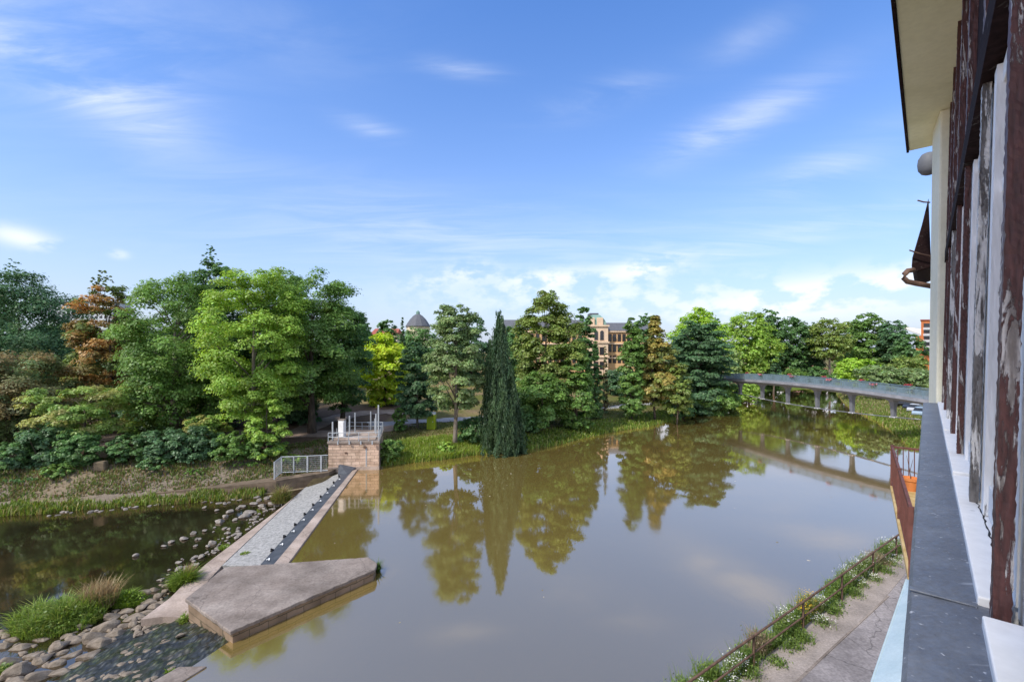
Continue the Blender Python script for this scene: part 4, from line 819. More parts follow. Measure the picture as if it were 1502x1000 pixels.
# ---------------------------------------------------------------- footbridge
M_BRCONC = nmat('bridge_concrete', [(.3, (.16, .17, .19)), (.7, (.26, .27, .30))], .8, .85, .2, 10, fine=.1); M_BRDARK = flat('dark_bridge_steel', (.13, .14, .155), .7, bump=.1); M_BRRAIL = flat('blue_grey_rail', (.15, .215, .25), .5, bump=.05)
B0 = Vector((48.3, 72.24)); BD = Vector((1.15, -5.83)); bt = BD.normalized(); bnrm = Vector((-bt.y, bt.x))
def bp_(k, lat=0.0): q = B0 + BD * k + bnrm * lat; return q
def bz(k): return 6.72 - .05 * (k + .8) ** 2
bridge = thing('footbridge', 'long grey footbridge with blue grey bar railing and hanging struts over the river', 'bridge', (48.3, 72.2, 3))
K = np.linspace(-5.6, 3.6, 60)
def sweep(sec):   # sec: list of (lateral, dz)
    vs = []; fs = []; n_ = len(sec)
    for k in K:
        for (la, dz) in sec: q = bp_(k, la); vs.append((q.x, q.y, bz(k) + dz))
    for i in range(len(K) - 1):
        for j in range(n_): fs.append((i * n_ + j, i * n_ + (j + 1) % n_, (i + 1) * n_ + (j + 1) % n_, (i + 1) * n_ + j))
    fs += [tuple(range(n_ - 1, -1, -1)), tuple((len(K) - 1) * n_ + j for j in range(n_))]; return MB().add(vs, fs)
import bmesh
def fixn(o):
    bm = bmesh.new(); bm.from_mesh(o.data); bmesh.ops.recalc_face_normals(bm, faces=bm.faces); bm.to_mesh(o.data); bm.free(); return o
fixn(sweep([(-1.6, .12), (-1.6, -.30), (-1.45, -.34), (1.45, -.34), (1.6, -.30), (1.6, .12), (1.45, .12), (1.45, 0), (-1.45, 0), (-1.45, .12)]).build('deck', M_BRCONC, bridge))
fixn(sweep([(-1.2, -.342), (-.7, -.72), (.7, -.72), (1.2, -.342)]).build('girder', M_BRDARK, bridge))
for sd in (-1, 1):
    fixn(sweep([(sd * 1.52 - .035, 1.08), (sd * 1.52 + .035, 1.08), (sd * 1.52 + .035, 1.14), (sd * 1.52 - .035, 1.14)]).build('handrail', M_BRRAIL, bridge))
    mb = MB(); Lb = 5.94; n_ = int(9.2 * Lb / .13)
    for i in range(n_):
        k = -5.6 + 9.2 * i / n_; q = bp_(k, sd * 1.52); big = i % 12 == 0; w_ = .07 if big else .04
        mb.box((q.x, q.y, bz(k) + .6), (w_, w_, 1.0), math.atan2(bt.y, bt.x))
    mb.build('balusters', M_BRRAIL, bridge)
cz = lambda k: 3.0 + .085 * (k + .2) ** 2 if k < 0 else 3.0 + .07 * k ** 2
for k in (-4, -3, -2, -1, 0, 1, 2, 3):
    q = bp_(k); zt_ = bz(k) - .70; zb_ = cz(k); yaw = math.atan2(bt.y, bt.x); mb = MB()
    def ring(z, lx, ly): return [(q.x + bt.x * a * lx + bnrm.x * b * ly, q.y + bt.y * a * lx + bnrm.y * b * ly, z) for a, b in ((-1, -1), (1, -1), (1, 1), (-1, 1))]
    rg = [ring(zb_ - .1, .30, .30), ring(zb_ + .1, .20, .22), ring(zt_ - 1.0, .24, .26), ring(zt_ - .35, .30, .38), ring(zt_ + .04, .5, .8)]
    vs = sum(rg, []); fs = [(3, 2, 1, 0), tuple(16 + i for i in range(4))]
    for r_ in range(4):
        for i in range(4): fs.append((r_ * 4 + i, r_ * 4 + (i + 1) % 4, r_ * 4 + 4 + (i + 1) % 4, r_ * 4 + 4 + i))
    fixn(mb.add(vs, fs).build('strut', M_BRDARK, bridge))
    MB().box((q.x, q.y, zb_), (.7, .5, .12), yaw).build('joint', M_WHITE, bridge)
    if k > -4 and k < 3: q2 = bp_(k + .5); MB().box((q2.x, q2.y, cz(k + .5) - .0), (.5, .2, .1), yaw).build('joint', M_WHITE, bridge)
for la in (-.2, .2):
    MB().tube([(*bp_(k, la), cz(k)) for k in np.linspace(-4.6, 3.6, 40)], .05, 6).build('cable', M_BRDARK, bridge)
# abutment at the left bank
q = bp_(-4.9); MB().box((q.x, q.y, 3.6), (3.0, 4.0, 4.9), math.atan2(bt.y, bt.x)).build('abutment', M_BRCONC, bridge)
q = bp_(3.75); MB().box((q.x, q.y, 3.0), (2.2, 4.0, 6.0), math.atan2(bt.y, bt.x)).build('abutment', M_BRCONC, bridge)
M_FLOWER = nmat('red_geranium', [(.35, (.30, .02, .03)), (.65, (.48, .07, .09))], 14, .7, 0); M_PINKFL = nmat('pink_geranium', [(.35, (.40, .09, .12)), (.65, (.52, .2, .23))], 14, .7, 0)
for i, (px, md) in enumerate(((1085, 0), (1127, 1), (1146, 0), (1174, 1), (1195.5, 0), (1230, 1), (1250, 0), (1296, 1), (1317, 0))):
    t_ = (px - HX) / F; k = (t_ * (B0.y) - B0.x) / (BD.x - t_ * BD.y); sd = 1 if (bnrm.dot(-B0)) > 0 else -1; sd = sd if md else -sd; q = bp_(k, sd * 1.66)
    q = bp_(k, sd * 1.68); z = bz(k) + (1.12 if md == 0 else 1.02); root = thing('flower_box', ['flower box of deep red geraniums on the far railing of the footbridge', 'flower box of pink geraniums on the near railing of the footbridge'][md], 'flower box', (q.x, q.y, z - .1), ['red flower boxes on the far bridge railing', 'pink flower boxes on the near bridge railing'][md])
    MB().box((q.x, q.y, z - .02), (.55, .2, .16), math.atan2(bt.y, bt.x)).build('box', M_BRDARK, root, .02)
    g = np.random.default_rng(40 + i); n_ = 70; C = np.stack([q.x + bt.x * (u := g.uniform(-.34, .34, n_)) + g.normal(0, .1, n_), q.y + bt.y * u + g.normal(0, .1, n_), z + g.uniform(.02, .24, n_)], 1); N = g.normal(size=(n_, 3)); N /= np.linalg.norm(N, axis=1, keepdims=True)
    V, Fc = leaves(C, N, g.uniform(.08, .14, n_), .7, g); np_obj('flowers', V, Fc, (M_FLOWER, M_PINKFL)[md], root)
    n_ = 60; C = np.stack([q.x + bt.x * (u := g.uniform(-.34, .34, n_)), q.y + bt.y * u + g.normal(0, .12, n_), z + g.uniform(-.1, .15, n_)], 1); N = g.normal(size=(n_, 3)); N /= np.linalg.norm(N, axis=1, keepdims=True); V, Fc = leaves(C, N, np.full(n_, .1), .7, g); np_obj('foliage', V, Fc, M_LEAF, root, np.tile((.05, .1, .025), (len(V), 1)))

# ---------------------------------------------------------------- cars
M_GLASS = flat('car_glass', (.02, .025, .03), .15, bump=0, spec=.6); M_TYRE = flat('tyre', (.015, .015, .015), .9, bump=0); M_LAMP = flat('lamp_glass', (.6, .6, .6), .2, bump=0)
def car(label, x, y, rz, paint, scale=1.0, group=None):
    z = T(x, y); root = thing('parked_car', label, 'car', (0, 0, 0), group)
    sec = [(-2.15, .45, .72, .74), (-2.05, .3, .86, .8), (-1.2, .28, .95, .86), (0, .28, .97, .88), (1.0, .28, .95, .86), (1.9, .3, .85, .8), (2.15, .42, .68, .72)]
    vs = []; fs = []
    for (xx, z0, z1, hw) in sec: vs += [(xx, -hw, z0), (xx, hw, z0), (xx, hw * .94, z1), (xx, -hw * .94, z1)]
    for i in range(len(sec) - 1):
        for j in range(4): fs.append((4 * i + j, 4 * i + (j + 1) % 4, 4 * i + 4 + (j + 1) % 4, 4 * i + 4 + j))
    fs += [(0, 1, 2, 3), tuple(4 * len(sec) - 4 + j for j in (3, 2, 1, 0))]
    def b(name, mb, m, bev=.05):
        o = fixn(mb.build(name, m, None, bev)); o.parent = root; return o
    b('body', MB().add(vs, fs), paint)
    b('cabin_glass', MB().hexa([(-1.5, -.78, .9), (.95, -.78, .9), (.95, .78, .9), (-1.5, .78, .9), (-1.05, -.62, 1.42), (.25, -.62, 1.42), (.25, .62, 1.42), (-1.05, .62, 1.42)]), M_GLASS, .04)
    b('roof', MB().hexa([(-1.08, -.64, 1.40), (.28, -.64, 1.40), (.28, .64, 1.40), (-1.08, .64, 1.40), (-.95, -.58, 1.48), (.15, -.58, 1.48), (.15, .58, 1.48), (-.95, .58, 1.48)]), paint, .03)
    for sx in (-1.3, 1.35):
        for sy in (-.8, .8):
            mb = MB(); mb.tube([(sx, sy - .1, .32), (sx, sy + .1, .32)], .32, 14); b('wheel', mb, M_TYRE, 0)
    for sy in (-.58, .58): b('headlight', MB().box((2.1, sy, .62), (.12, .3, .14)), M_LAMP, .02)
    root.location = (x, y, z); root.rotation_euler.z = rz; return root
CP = {n: flat(n, c, .3, bump=0, spec=.6) for n, c in (('silver_car_paint', (.45, .47, .5)), ('white_car_paint', (.75, .75, .75)), ('dark_blue_car_paint', (.02, .03, .06)), ('black_car_paint', (.012, .012, .014)), ('light_blue_car_paint', (.3, .4, .5)))}
ca = R(35)
car('white car parked furthest along under the footbridge at the right', Q(1322, 90), 90, ca, CP['white_car_paint'])
car('black car parked under the footbridge between white and dark blue cars', Q(1329, 86), 86, ca, CP['black_car_paint'])
car('dark blue car parked under the footbridge, left of the silver car', Q(1337, 82), 82, ca, CP['dark_blue_car_paint'])
car('silver car parked under the footbridge, second nearest the pale wall edge', Q(1344, 78), 78, ca, CP['silver_car_paint'])
car('light blue car parked nearest the pale wall edge under the footbridge', Q(1352, 74), 74, ca, CP['light_blue_car_paint'])
car('white car parked in front of the ochre building', Q(914, 128), 128, R(15), CP['white_car_paint'])

# ---------------------------------------------------------------- distant buildings
M_OCHRE = flat('ochre_plaster', (.66, .42, .22), .9, scale=.5, bump=.1, fine=.08); M_TRIM = flat('pale_ochre_trim', (.74, .55, .39), .9, scale=.5, bump=.1); M_SLATE = flat('slate_roof', (.115, .12, .135), .7, scale=1.5, bump=.2, fine=.15); M_COPPER = flat('green_copper', (.20, .32, .27), .6, scale=1, bump=.1); M_WIN = flat('dark_window', (.035, .035, .04), .15, bump=0, spec=.6); M_FRAMEB = flat('brown_window_frame', (.11, .05, .03), .6, bump=0)
def facade_win(root, x, y, z, w, h, arch=False):
    mb = MB()
    if arch:
        n_ = 8; po = [(x - w / 2, z), (x + w / 2, z)] + [(x + w / 2 * math.cos(math.pi * i / n_), z + h - w / 2 + w / 2 * math.sin(math.pi * i / n_)) for i in range(n_ + 1)]
    else: po = [(x - w / 2, z), (x + w / 2, z), (x + w / 2, z + h), (x - w / 2, z + h)]
    cx, cz_ = x, z + h / 2; grow = [(cx + (a - cx) * 1.28, cz_ + (b - cz_) * 1.13) for a, b in po]; n_ = len(po)
    vs = [(a, y - .06, b) for a, b in grow] + [(a, y + .02, b) for a, b in grow]; fs = [tuple(range(n_)), tuple(range(2 * n_ - 1, n_ - 1, -1))] + [(i, n_ + i, n_ + (i + 1) % n_, (i + 1) % n_) for i in range(n_)]
    wf = fixn(mb.add(vs, fs).build('window', M_FRAMEB if not arch else M_TRIM, root))
    vs = [(a, y - .09, b) for a, b in po] + [(a, y - .05, b) for a, b in po]
    fixn(MB().add(vs, fs).build('pane', M_WIN, wf))
Yb = 142.0; ob = thing('ochre_building', 'long ochre neo renaissance building with green copper dome behind the park trees', 'building', (Q(890, Yb), Yb, 5)); X = lambda px: Q(px, Yb); Z = lambda py: ZY(py, Yb)
x0, x1, xe = X(862), X(891), X(962); zg = 4.5
MB().box(((X(736) + x0) / 2, Yb + 9.5, (zg + Z(484)) / 2), (x0 - X(736), 16, Z(484) - zg)).build('left_wing', M_OCHRE, ob)
MB().box(((x0 + x1) / 2, Yb + 8, (zg + Z(478)) / 2), (x1 - x0, 18, Z(478) - zg)).build('central_block', M_TRIM, ob)
MB().box(((x1 + xe) / 2, Yb + 9.5, (zg + Z(486)) / 2), (xe - x1, 16, Z(486) - zg)).build('right_wing', M_OCHRE, ob)
for zz in (Z(478), Z(502), Z(523)): MB().box(((x0 + x1) / 2, Yb - 1.1, zz), (x1 - x0 + .7, .5, .5)).build('cornice', M_TRIM, ob)
for zz in (Z(486), Z(504), Z(525)): MB().box(((x1 + xe) / 2 + .2, Yb + 1.4, zz), (xe - x1, .5, .4)).build('cornice', M_TRIM, ob); MB().box(((X(736) + x0) / 2 - .3, Yb + 1.4, zz), (x0 - X(736), .5, .4)).build('cornice', M_TRIM, ob)
def hip(name, xa, xb, ya, yb, z0, z1, inset, m, par): MB().hexa([(xa, ya, z0), (xb, ya, z0), (xb, yb, z0), (xa, yb, z0), (xa + inset, ya + 5, z1), (xb - inset, ya + 5, z1), (xb - inset, yb - 5, z1), (xa + inset, yb - 5, z1)]).build(name, m, par)
hip('roof', x1 - .2, xe + .4, Yb + 1.2, Yb + 18, Z(486) + .3, Z(471.5), .5, M_SLATE, ob); hip('roof', X(734), x0 + .2, Yb + 1.2, Yb + 18, Z(484) + .3, Z(467), .5, M_SLATE, ob)
dm = MB(); cxd = (x0 + x1) / 2 - .2; hw = (x1 - x0) / 2 - .2; prs = []
for i in range(7):
    f = i / 6; w_ = hw * (1 - .62 * f ** 2.2); prs.append([(cxd - w_, Yb - .2 + (hw - w_), Z(477) + (Z(461) - Z(477)) * f), (cxd + w_, Yb - .2 + (hw - w_), Z(477) + (Z(461) - Z(477)) * f), (cxd + w_, Yb + 14 - (hw - w_), Z(477) + (Z(461) - Z(477)) * f), (cxd - w_, Yb + 14 - (hw - w_), Z(477) + (Z(461) - Z(477)) * f)])
vs = sum(prs, []); fs = [(3, 2, 1, 0), (24, 25, 26, 27)]
for r_ in range(6):
    for i in range(4): fs.append((r_ * 4 + i, r_ * 4 + (i + 1) % 4, r_ * 4 + 4 + (i + 1) % 4, r_ * 4 + 4 + i))
fixn(dm.add(vs, fs).build('dome', M_COPPER, ob, smooth=False))
MB().box((cxd, Yb + 7, Z(459.5)), (hw * .95, 5, .9)).build('dome_crown', M_SLATE, ob)
for px in (867.5, 880): MB().box((X(px), Yb + .2, Z(472)), (1.9, 1.4, 2.6)).build('dormer', M_TRIM, ob, .1)
for px in (873.5, 882):
    for py, h_, ar in ((499, 3.0, True), (520, 2.2, False), (541, 2.2, False)): facade_win(ob, X(px), Yb - 1.0, Z(py), 1.15, h_, ar)
for px in list(range(896, 960, 7)):
    for py in (500, 515.5, 532): facade_win(ob, X(px), Yb + 1.5, Z(py), .85, 2.1)
for px in range(744, 860, 9):
    for py in (500, 515.5, 532): facade_win(ob, X(px), Yb + 1.5, Z(py), .9, 2.2)
# slate dome left
Yd = 190.0; dome = thing('domed_hall', 'octagonal hall with conical slate roof and copper lantern, far behind the golden tree', 'building', (Q(613, Yd), Yd, 6)); M_CREAM = flat('cream_plaster', (.68, .60, .42), .9, scale=.5, bump=.05)
cx = Q(613, Yd); rd = 17 / F * Yd
MB().lathe((cx, Yd, 0), [(rd, 4), (rd, ZY(479, Yd))], 8).build('wall', M_CREAM, dome); MB().lathe((cx, Yd, 0), [(rd * 1.08, ZY(479.4, Yd)), (rd * 1.08, ZY(478.4, Yd)), (rd * .92, ZY(474, Yd)), (rd * .7, ZY(468.5, Yd)), (rd * .42, ZY(463.5, Yd)), (rd * .2, ZY(461, Yd)), (.3, ZY(460.5, Yd))], 12).build('roof', M_SLATE, dome); MB().lathe((cx, Yd, 0), [(rd * .17, ZY(462, Yd)), (rd * .17, ZY(457.5, Yd)), (.1, ZY(455, Yd))], 8).build('lantern', M_COPPER, dome)
M_TILE = nmat('red_roof_tiles', [(.3, (.28, .07, .05)), (.7, (.38, .12, .085))], 2, .85, .3)
def small_house(label, px0, px1, Y, eave, ridge, wm_, rm, rows=1, cols=6):
    xa, xb = Q(px0, Y), Q(px1, Y); r = thing('house', label, 'building', ((xa + xb) / 2, Y, 4)); ze, zr = ZY(eave, Y), ZY(ridge, Y)
    MB().box(((xa + xb) / 2, Y + 5, (ze + 2) / 2), (xb - xa, 10, ze - 2)).build('wall', wm_, r)
    MB().add([(xa - .4, Y - .4, ze - .05), (xb + .4, Y - .4, ze - .05), (xb + .4, Y + 10.4, ze - .05), (xa - .4, Y + 10.4, ze - .05), (xa + .2, Y + 5, zr), (xb - .2, Y + 5, zr)], [(3, 2, 1, 0), (0, 1, 5, 4), (1, 2, 5), (2, 3, 4, 5), (3, 0, 4)]).build('roof', rm, r)
    for j in range(rows):
        for i in range(cols): xx = xa + (xb - xa) * (i + .5) / cols; o = MB().box((xx, Y - .01, ze - 2 - 3.0 * j), (min(1.3, (xb - xa) / cols * .5), .08, 1.5)).build('window', M_WIN, r)
    return r
small_house('red roofed house top peeping out above the golden tree', 544, 582, 175, 490, 481, M_CREAM, M_TILE)
M_FLATS = flat('pale_block_facade', (.55, .58, .62), .9, scale=.3, bump=.05)
bf = thing('block_of_flats', 'pale panel block of flats far away behind the rust chestnut', 'building', (Q(120, 260), 260, 5)); xa, xb = Q(70, 260), Q(165, 260)
MB().box(((xa + xb) / 2, 266, (4 + ZY(443, 260)) / 2), (xb - xa, 12, ZY(443, 260) - 4)).build('wall', M_FLATS, bf); MB().box(((xa + xb) / 2, 266, ZY(442.6, 260)), (xb - xa + 1, 13, .6)).build('roof', M_SLATE, bf)
for j in range(5):
    for i in range(14): MB().box((xa + (xb - xa) * (i + .5) / 14, 259.97, ZY(446.5 + j * 6.2, 260)), (1.6, .1, 1.3)).build('window', M_WIN, bf)
M_ORANGE = flat('orange_plaster', (.62, .20, .07), .9, scale=.4, bump=.05); M_HALL = flat('cream_hall_roof', (.72, .66, .56), .8, scale=.3, bump=.05); M_BALC = flat('pale_balcony', (.6, .62, .64), .8, bump=.05)
Yh = 235.0; hall = thing('market_hall', 'large hall with broad cream roof at the far right, left of the orange block', 'building', (Q(1325, Yh), Yh, 4)); xa, xb = Q(1296, Yh), Q(1375, Yh)
xa += 20; MB().box(((xa + xb) / 2, Yh + 2, (3 + ZY(492, Yh)) / 2), (xb - xa, 4, ZY(492, Yh) - 3)).build('wall', M_ORANGE, hall)
MB().add([(xa - 1, Yh - 1, ZY(491, Yh)), (xb + 1, Yh - 1, ZY(487, Yh)), (xb + 1, Yh + 24, ZY(474, Yh)), (xa + 9, Yh + 24, ZY(475, Yh)), (xa - 1, Yh - 1, ZY(491, Yh) - .5), (xb + 1, Yh - 1, ZY(487, Yh) - .5), (xb + 1, Yh + 24, ZY(474, Yh) - .5), (xa + 9, Yh + 24, ZY(475, Yh) - .5)], [(0, 1, 2, 3), (7, 6, 5, 4), (0, 4, 5, 1), (1, 5, 6, 2), (2, 6, 7, 3), (3, 7, 4, 0)]).build('roof', M_HALL, hall)
Yo = 200.0; blk = thing('orange_block', 'orange block of flats with pale balconies, at the pale wall edge', 'building', (Q(1360, Yo), Yo, 4)); xa, xb = Q(1351, Yo), Q(1400, Yo)
fp_ = [Vector((xa, Yo)), Vector((xb, Yo)), Vector((xb + 12, Yo + 14)), Vector((xa + 13, Yo + 14))]; MB().prism(fp_, 3, ZY(470, Yo)).build('wall', M_ORANGE, blk); fc_ = sum(fp_, Vector((0, 0))) / 4; MB().prism([fc_ + (q - fc_) * 1.05 for q in fp_], ZY(470, Yo) + .01, ZY(468.6, Yo)).build('roof', M_TILE, blk)
for j in range(5):
    bb = MB().box((xa + 2.6, Yo - .5, ZY(482 + j * 9, Yo)), (3.4, 1.2, 1.0)).build('balcony', M_BALC, blk); MB().box((xa + 2.6, Yo - .02, ZY(477 + j * 9, Yo)), (3.0, .1, 1.7)).build('window', M_WIN, blk)
small_house('low pinkish park house seen between the trunks behind the bridge', 1180, 1212, 178, 541, 537, flat('pink_plaster', (.58, .38, .32), .9, bump=.05), M_TILE, 1, 4)

# ---------------------------------------------------------------- riverside path on the near bank
ZP = 2.6
RA, RB = Vector((4.48, 11.6)), Vector((17.1, 20.5)); rd_ = (RB - RA).normalized(); rn = Vector((-rd_.y, rd_.x))       # rn points to the river
def rp(t, off=0.0): return RA + (RB - RA) * t + rn * off
bA = Vector(L(-6, -.4, -9.4)[:2]); bB = Vector(L(30, -.2, -9.4)[:2])
poly = [rp(-1.4, .1), bA, bB, rp(1.42, .1)]
MB().prism(poly, 1.9, ZP).build('path', M_ASPH)['kind'] = 'structure'
M_EDGE = nmat('sandy_path_edge', [(.3, (.22, .19, .17)), (.7, (.36, .31, .28))], 1.2, .95, .4, 18, fine=.2)
tag(MB().prism([rp(-1.4, .1), rp(-1.4, -1.05), rp(.2, -1.0), rp(.75, -.85), rp(1.4, -.3), rp(1.4, .1)], ZP + .004, ZP + .012).build('path_edge', M_EDGE), kind='structure')
tag(MB().prism([rp(-1.4, -1.06), rp(-1.4, -1.12), rp(.75, -.92), rp(.75, -.86)], ZP + .004, ZP + .018).build('path_seam', M_CONC), kind='structure')
tag(MB().prism([rp(-1.5, .11), rp(1.5, .11), rp(1.5, .75), rp(-1.5, .75)], -2.2, 2.35).build('river_wall', M_WALLSTONE), 'old stone river wall below the path railing, overgrown with flowers', 'wall')
rail = thing('path_railing', 'rusty brown two bar railing along the riverside path', 'railing', (*rp(0), ZP))
for nm, z, r_ in (('top_rail', 1.0, .034), ('lower_rail', .5, .028)): MB().tube([(*rp(t), ZP + z + .012 * math.sin(t * 9)) for t in np.linspace(-1.2, 1.18, 24)], r_, 8).build(nm, M_RUST, rail, smooth=True)
for t in (-1.05, -.84, -.63, -.42, -.21, 0, .21, .42, .63, .84, 1.03, 1.16):
    q = rp(t); MB().box((q.x, q.y, ZP + .5), (.06, .06, 1.02), math.atan2(rd_.y, rd_.x)).build('post', M_RUST, rail, .006)
M_PETW = flat('white_petals', (.75, .74, .68), .8, bump=0); M_PETY = flat('yellow_petals', (.72, .42, .02), .8, bump=0)
def wild(i, t, off, wd, h, kind, label, group):
    g = np.random.default_rng(900 + i); p = rp(t, off); z0 = 2.34 if off > .12 else ZP; root = thing('wildflower' if kind else 'weed', label, 'plant', (p.x, p.y, z0), group)
    n = int(520 * wd * max(h, .4)); along = g.normal(0, .42, n) * wd; ac = g.normal(0, .16, n); X = p.x + rd_.x * along + rn.x * ac; Y = p.y + rd_.y * along + rn.y * ac; hh = h * g.uniform(.35, 1.05, n) * np.exp(-(along / wd) ** 2)
    cols = {0: [(.14, .22, .04), (.20, .28, .06), (.11, .18, .04)], 1: [(.16, .24, .06), (.22, .27, .09)], 2: [(.18, .24, .06), (.26, .26, .08)], 3: [(.30, .24, .13), (.18, .20, .08), (.36, .26, .18)]}[kind]
    put(grass_obj('stems', np.stack([X, Y, np.full(n, z0 - .03)], 1), hh, .011, colmix(g, n, cols, .3), g, .55), root)
    m = n * 3; along = g.normal(0, .4, m) * wd; ac = g.normal(0, .15, m); zz = z0 + h * g.uniform(.05, .8, m) * np.exp(-(along / wd) ** 2); C = np.stack([p.x + rd_.x * along + rn.x * ac, p.y + rd_.y * along + rn.y * ac, zz], 1); N = g.normal(0, .6, (m, 3)) + np.array([0, 0, .7]); N /= np.linalg.norm(N, axis=1, keepdims=True)
    V, Fc = leaves(C, N, g.uniform(.022, .05, m), .9, g); put(np_obj('foliage', V, Fc, M_LEAF, None, np.repeat(colmix(g, m, cols, .3), 4, 0)), root)
    if kind in (1, 2):
        m = int(230 * wd) if kind == 1 else int(200 * wd); along = g.normal(0, .36, m) * wd; ac = g.normal(0, .15, m); zz = z0 + h * g.uniform(.55, 1.0, m) * np.exp(-(along / wd) ** 2); C = np.stack([p.x + rd_.x * along + rn.x * ac, p.y + rd_.y * along + rn.y * ac, zz], 1); N = g.normal(0, .35, (m, 3)) + np.array([0, 0, 1]); N /= np.linalg.norm(N, axis=1, keepdims=True)
        V, Fc = leaves(C, N, g.uniform(.022, .04, m), .6, g); put(np_obj('flowers', V, Fc, M_PETW if kind == 1 else M_PETY, None), root)
random.seed(21)
WL = {0: 'leafy green weed clump between the path railing posts', 1: 'white flowering herb clump along the path railing', 2: 'yellow flowering herb clump along the path railing', 3: 'straw coloured grass clump along the path railing'}
WG = {0: 'green weeds along the path railing', 1: 'white flowers along the path railing', 2: 'yellow flowers along the path railing', 3: 'dry grasses along the path railing'}
ii = 0
for t in np.linspace(-.12, 1.14, 30):
    k = random.choice((0, 0, 1, 1, 2, 3)); wild(ii, t + random.uniform(-.02, .02), random.uniform(.2, .55), random.uniform(.55, .85), random.uniform(.55, 1.15), k, WL[k], WG[k]); ii += 1
for t in np.linspace(-.1, 1.1, 18):
    k = random.choice((0, 0, 0, 1)); wild(ii, t + random.uniform(-.02, .02), random.uniform(-.22, .08), random.uniform(.3, .5), random.uniform(.25, .5), k, WL[k] + ', creeping onto the asphalt', WG[k] + ' on the asphalt side'); ii += 1

# ---------------------------------------------------------------- the house the picture is taken from
def peel(name, paint, under, wood, scale, lo, hi, stretch=(1, 1, .12), bump=.7, rough=.6, var=(.55, 1.35)):
    m, n, l = new_mat(name); out = n.new('ShaderNodeOutputMaterial'); b = n.new('ShaderNodeBsdfPrincipled'); l.new(b.outputs[0], out.inputs[0]); b.inputs['Roughness'].default_value = rough; b.inputs['Specular IOR Level'].default_value = .5 if rough < .8 else .08
    tc = n.new('ShaderNodeTexCoord'); mp = n.new('ShaderNodeMapping'); mp.inputs['Scale'].default_value = stretch; l.new(tc.outputs['Object'], mp.inputs[0])
    n1 = n.new('ShaderNodeTexNoise'); n1.inputs['Scale'].default_value = scale; n1.inputs['Detail'].default_value = 9; n1.inputs['Roughness'].default_value = .7; n1.inputs['Distortion'].default_value = .6; l.new(mp.outputs[0], n1.inputs['Vector'])
    r1 = n.new('ShaderNodeMapRange'); r1.inputs[1].default_value = lo; r1.inputs[2].default_value = lo + .025; l.new(n1.outputs[0], r1.inputs[0])
    n2 = n.new('ShaderNodeTexNoise'); n2.inputs['Scale'].default_value = scale * 1.7; n2.inputs['Detail'].default_value = 8; l.new(mp.outputs[0], n2.inputs['Vector'])
    r2 = ramp(n, [(.42, wood), (hi, under)]); l.new(n2.outputs[0], r2.inputs[0])
    n3 = n.new('ShaderNodeTexNoise'); n3.inputs['Scale'].default_value = scale * 4; n3.inputs['Detail'].default_value = 4; l.new(mp.outputs[0], n3.inputs['Vector'])
    r3 = ramp(n, [(.3, tuple(x * var[0] for x in paint)), (.7, tuple(min(1, x * var[1]) for x in paint))]); l.new(n3.outputs[0], r3.inputs[0])
    mx = n.new('ShaderNodeMix'); mx.data_type = 'RGBA'; l.new(r1.outputs[0], mx.inputs['Factor']); l.new(r2.outputs[0], mx.inputs['A']); l.new(r3.outputs[0], mx.inputs['B']); l.new(mx.outputs['Result'], b.inputs['Base Color'])
    ad = n.new('ShaderNodeMath'); l.new(r1.outputs[0], ad.inputs[0]); l.new(n3.outputs[0], ad.inputs[1])
    bp = n.new('ShaderNodeBump'); bp.inputs['Strength'].default_value = bump; bp.inputs['Distance'].default_value = .004; l.new(ad.outputs[0], bp.inputs['Height']); l.new(bp.outputs[0], b.inputs['Normal']); return m
M_BROWNP = peel('peeling_brown_paint', (.085, .030, .024), (.50, .46, .43), (.17, .14, .12), 30, .42, .56)
M_GREYW = peel('weathered_grey_wood', (.16, .145, .135), (.66, .64, .61), (.10, .085, .075), 26, .50, .5)
M_WHITEP = peel('peeling_white_paint', (.84, .83, .81), (.6, .57, .53), (.16, .13, .11), 22, .34, .55, var=(.88, 1.06))
M_SILLW = peel('chipped_white_sill', (.80, .79, .77), (.58, .54, .5), (.10, .085, .08), 7, .30, .6, (1, 1, 1), .08, .6, (.94, 1.04))
M_DARKB = peel('dark_brown_header', (.022, .012, .012), (.10, .09, .085), (.05, .04, .035), 24, .38, .6, (.3, .3, 1), .5, .9)
M_LEDGE = nmat('sheet_metal_ledge', [(.2, (.075, .085, .11)), (.5, (.105, .118, .145)), (.68, (.14, .155, .185)), (.80, (.33, .345, .38))], 5, .42, .25, 30, spec=.5, fine=.10)
def specks(m, thr=.66, scale=70, c=(.62, .64, .66), stretch=(1, 1, 1)):
    n, l = m.node_tree.nodes, m.node_tree.links; b = [x for x in n if x.type == 'BSDF_PRINCIPLED'][0]; src = b.inputs['Base Color'].links[0].from_socket
    tc = n.new('ShaderNodeTexCoord'); mp = n.new('ShaderNodeMapping'); mp.inputs['Scale'].default_value = stretch; mp.inputs['Rotation'].default_value = (0, 0, R(47.7)); l.new(tc.outputs['Object'], mp.inputs[0])
    no = n.new('ShaderNodeTexNoise'); no.inputs['Scale'].default_value = scale; no.inputs['Detail'].default_value = 2; l.new(mp.outputs[0], no.inputs['Vector'])
    mr = n.new('ShaderNodeMapRange'); mr.inputs[1].default_value = thr; mr.inputs[2].default_value = thr + .05; l.new(no.outputs[0], mr.inputs[0])
    mx = n.new('ShaderNodeMix'); mx.data_type = 'RGBA'; mx.inputs['B'].default_value = (*c, 1); l.new(mr.outputs[0], mx.inputs['Factor']); l.new(src, mx.inputs['A']); l.new(mx.outputs['Result'], b.inputs['Base Color'])
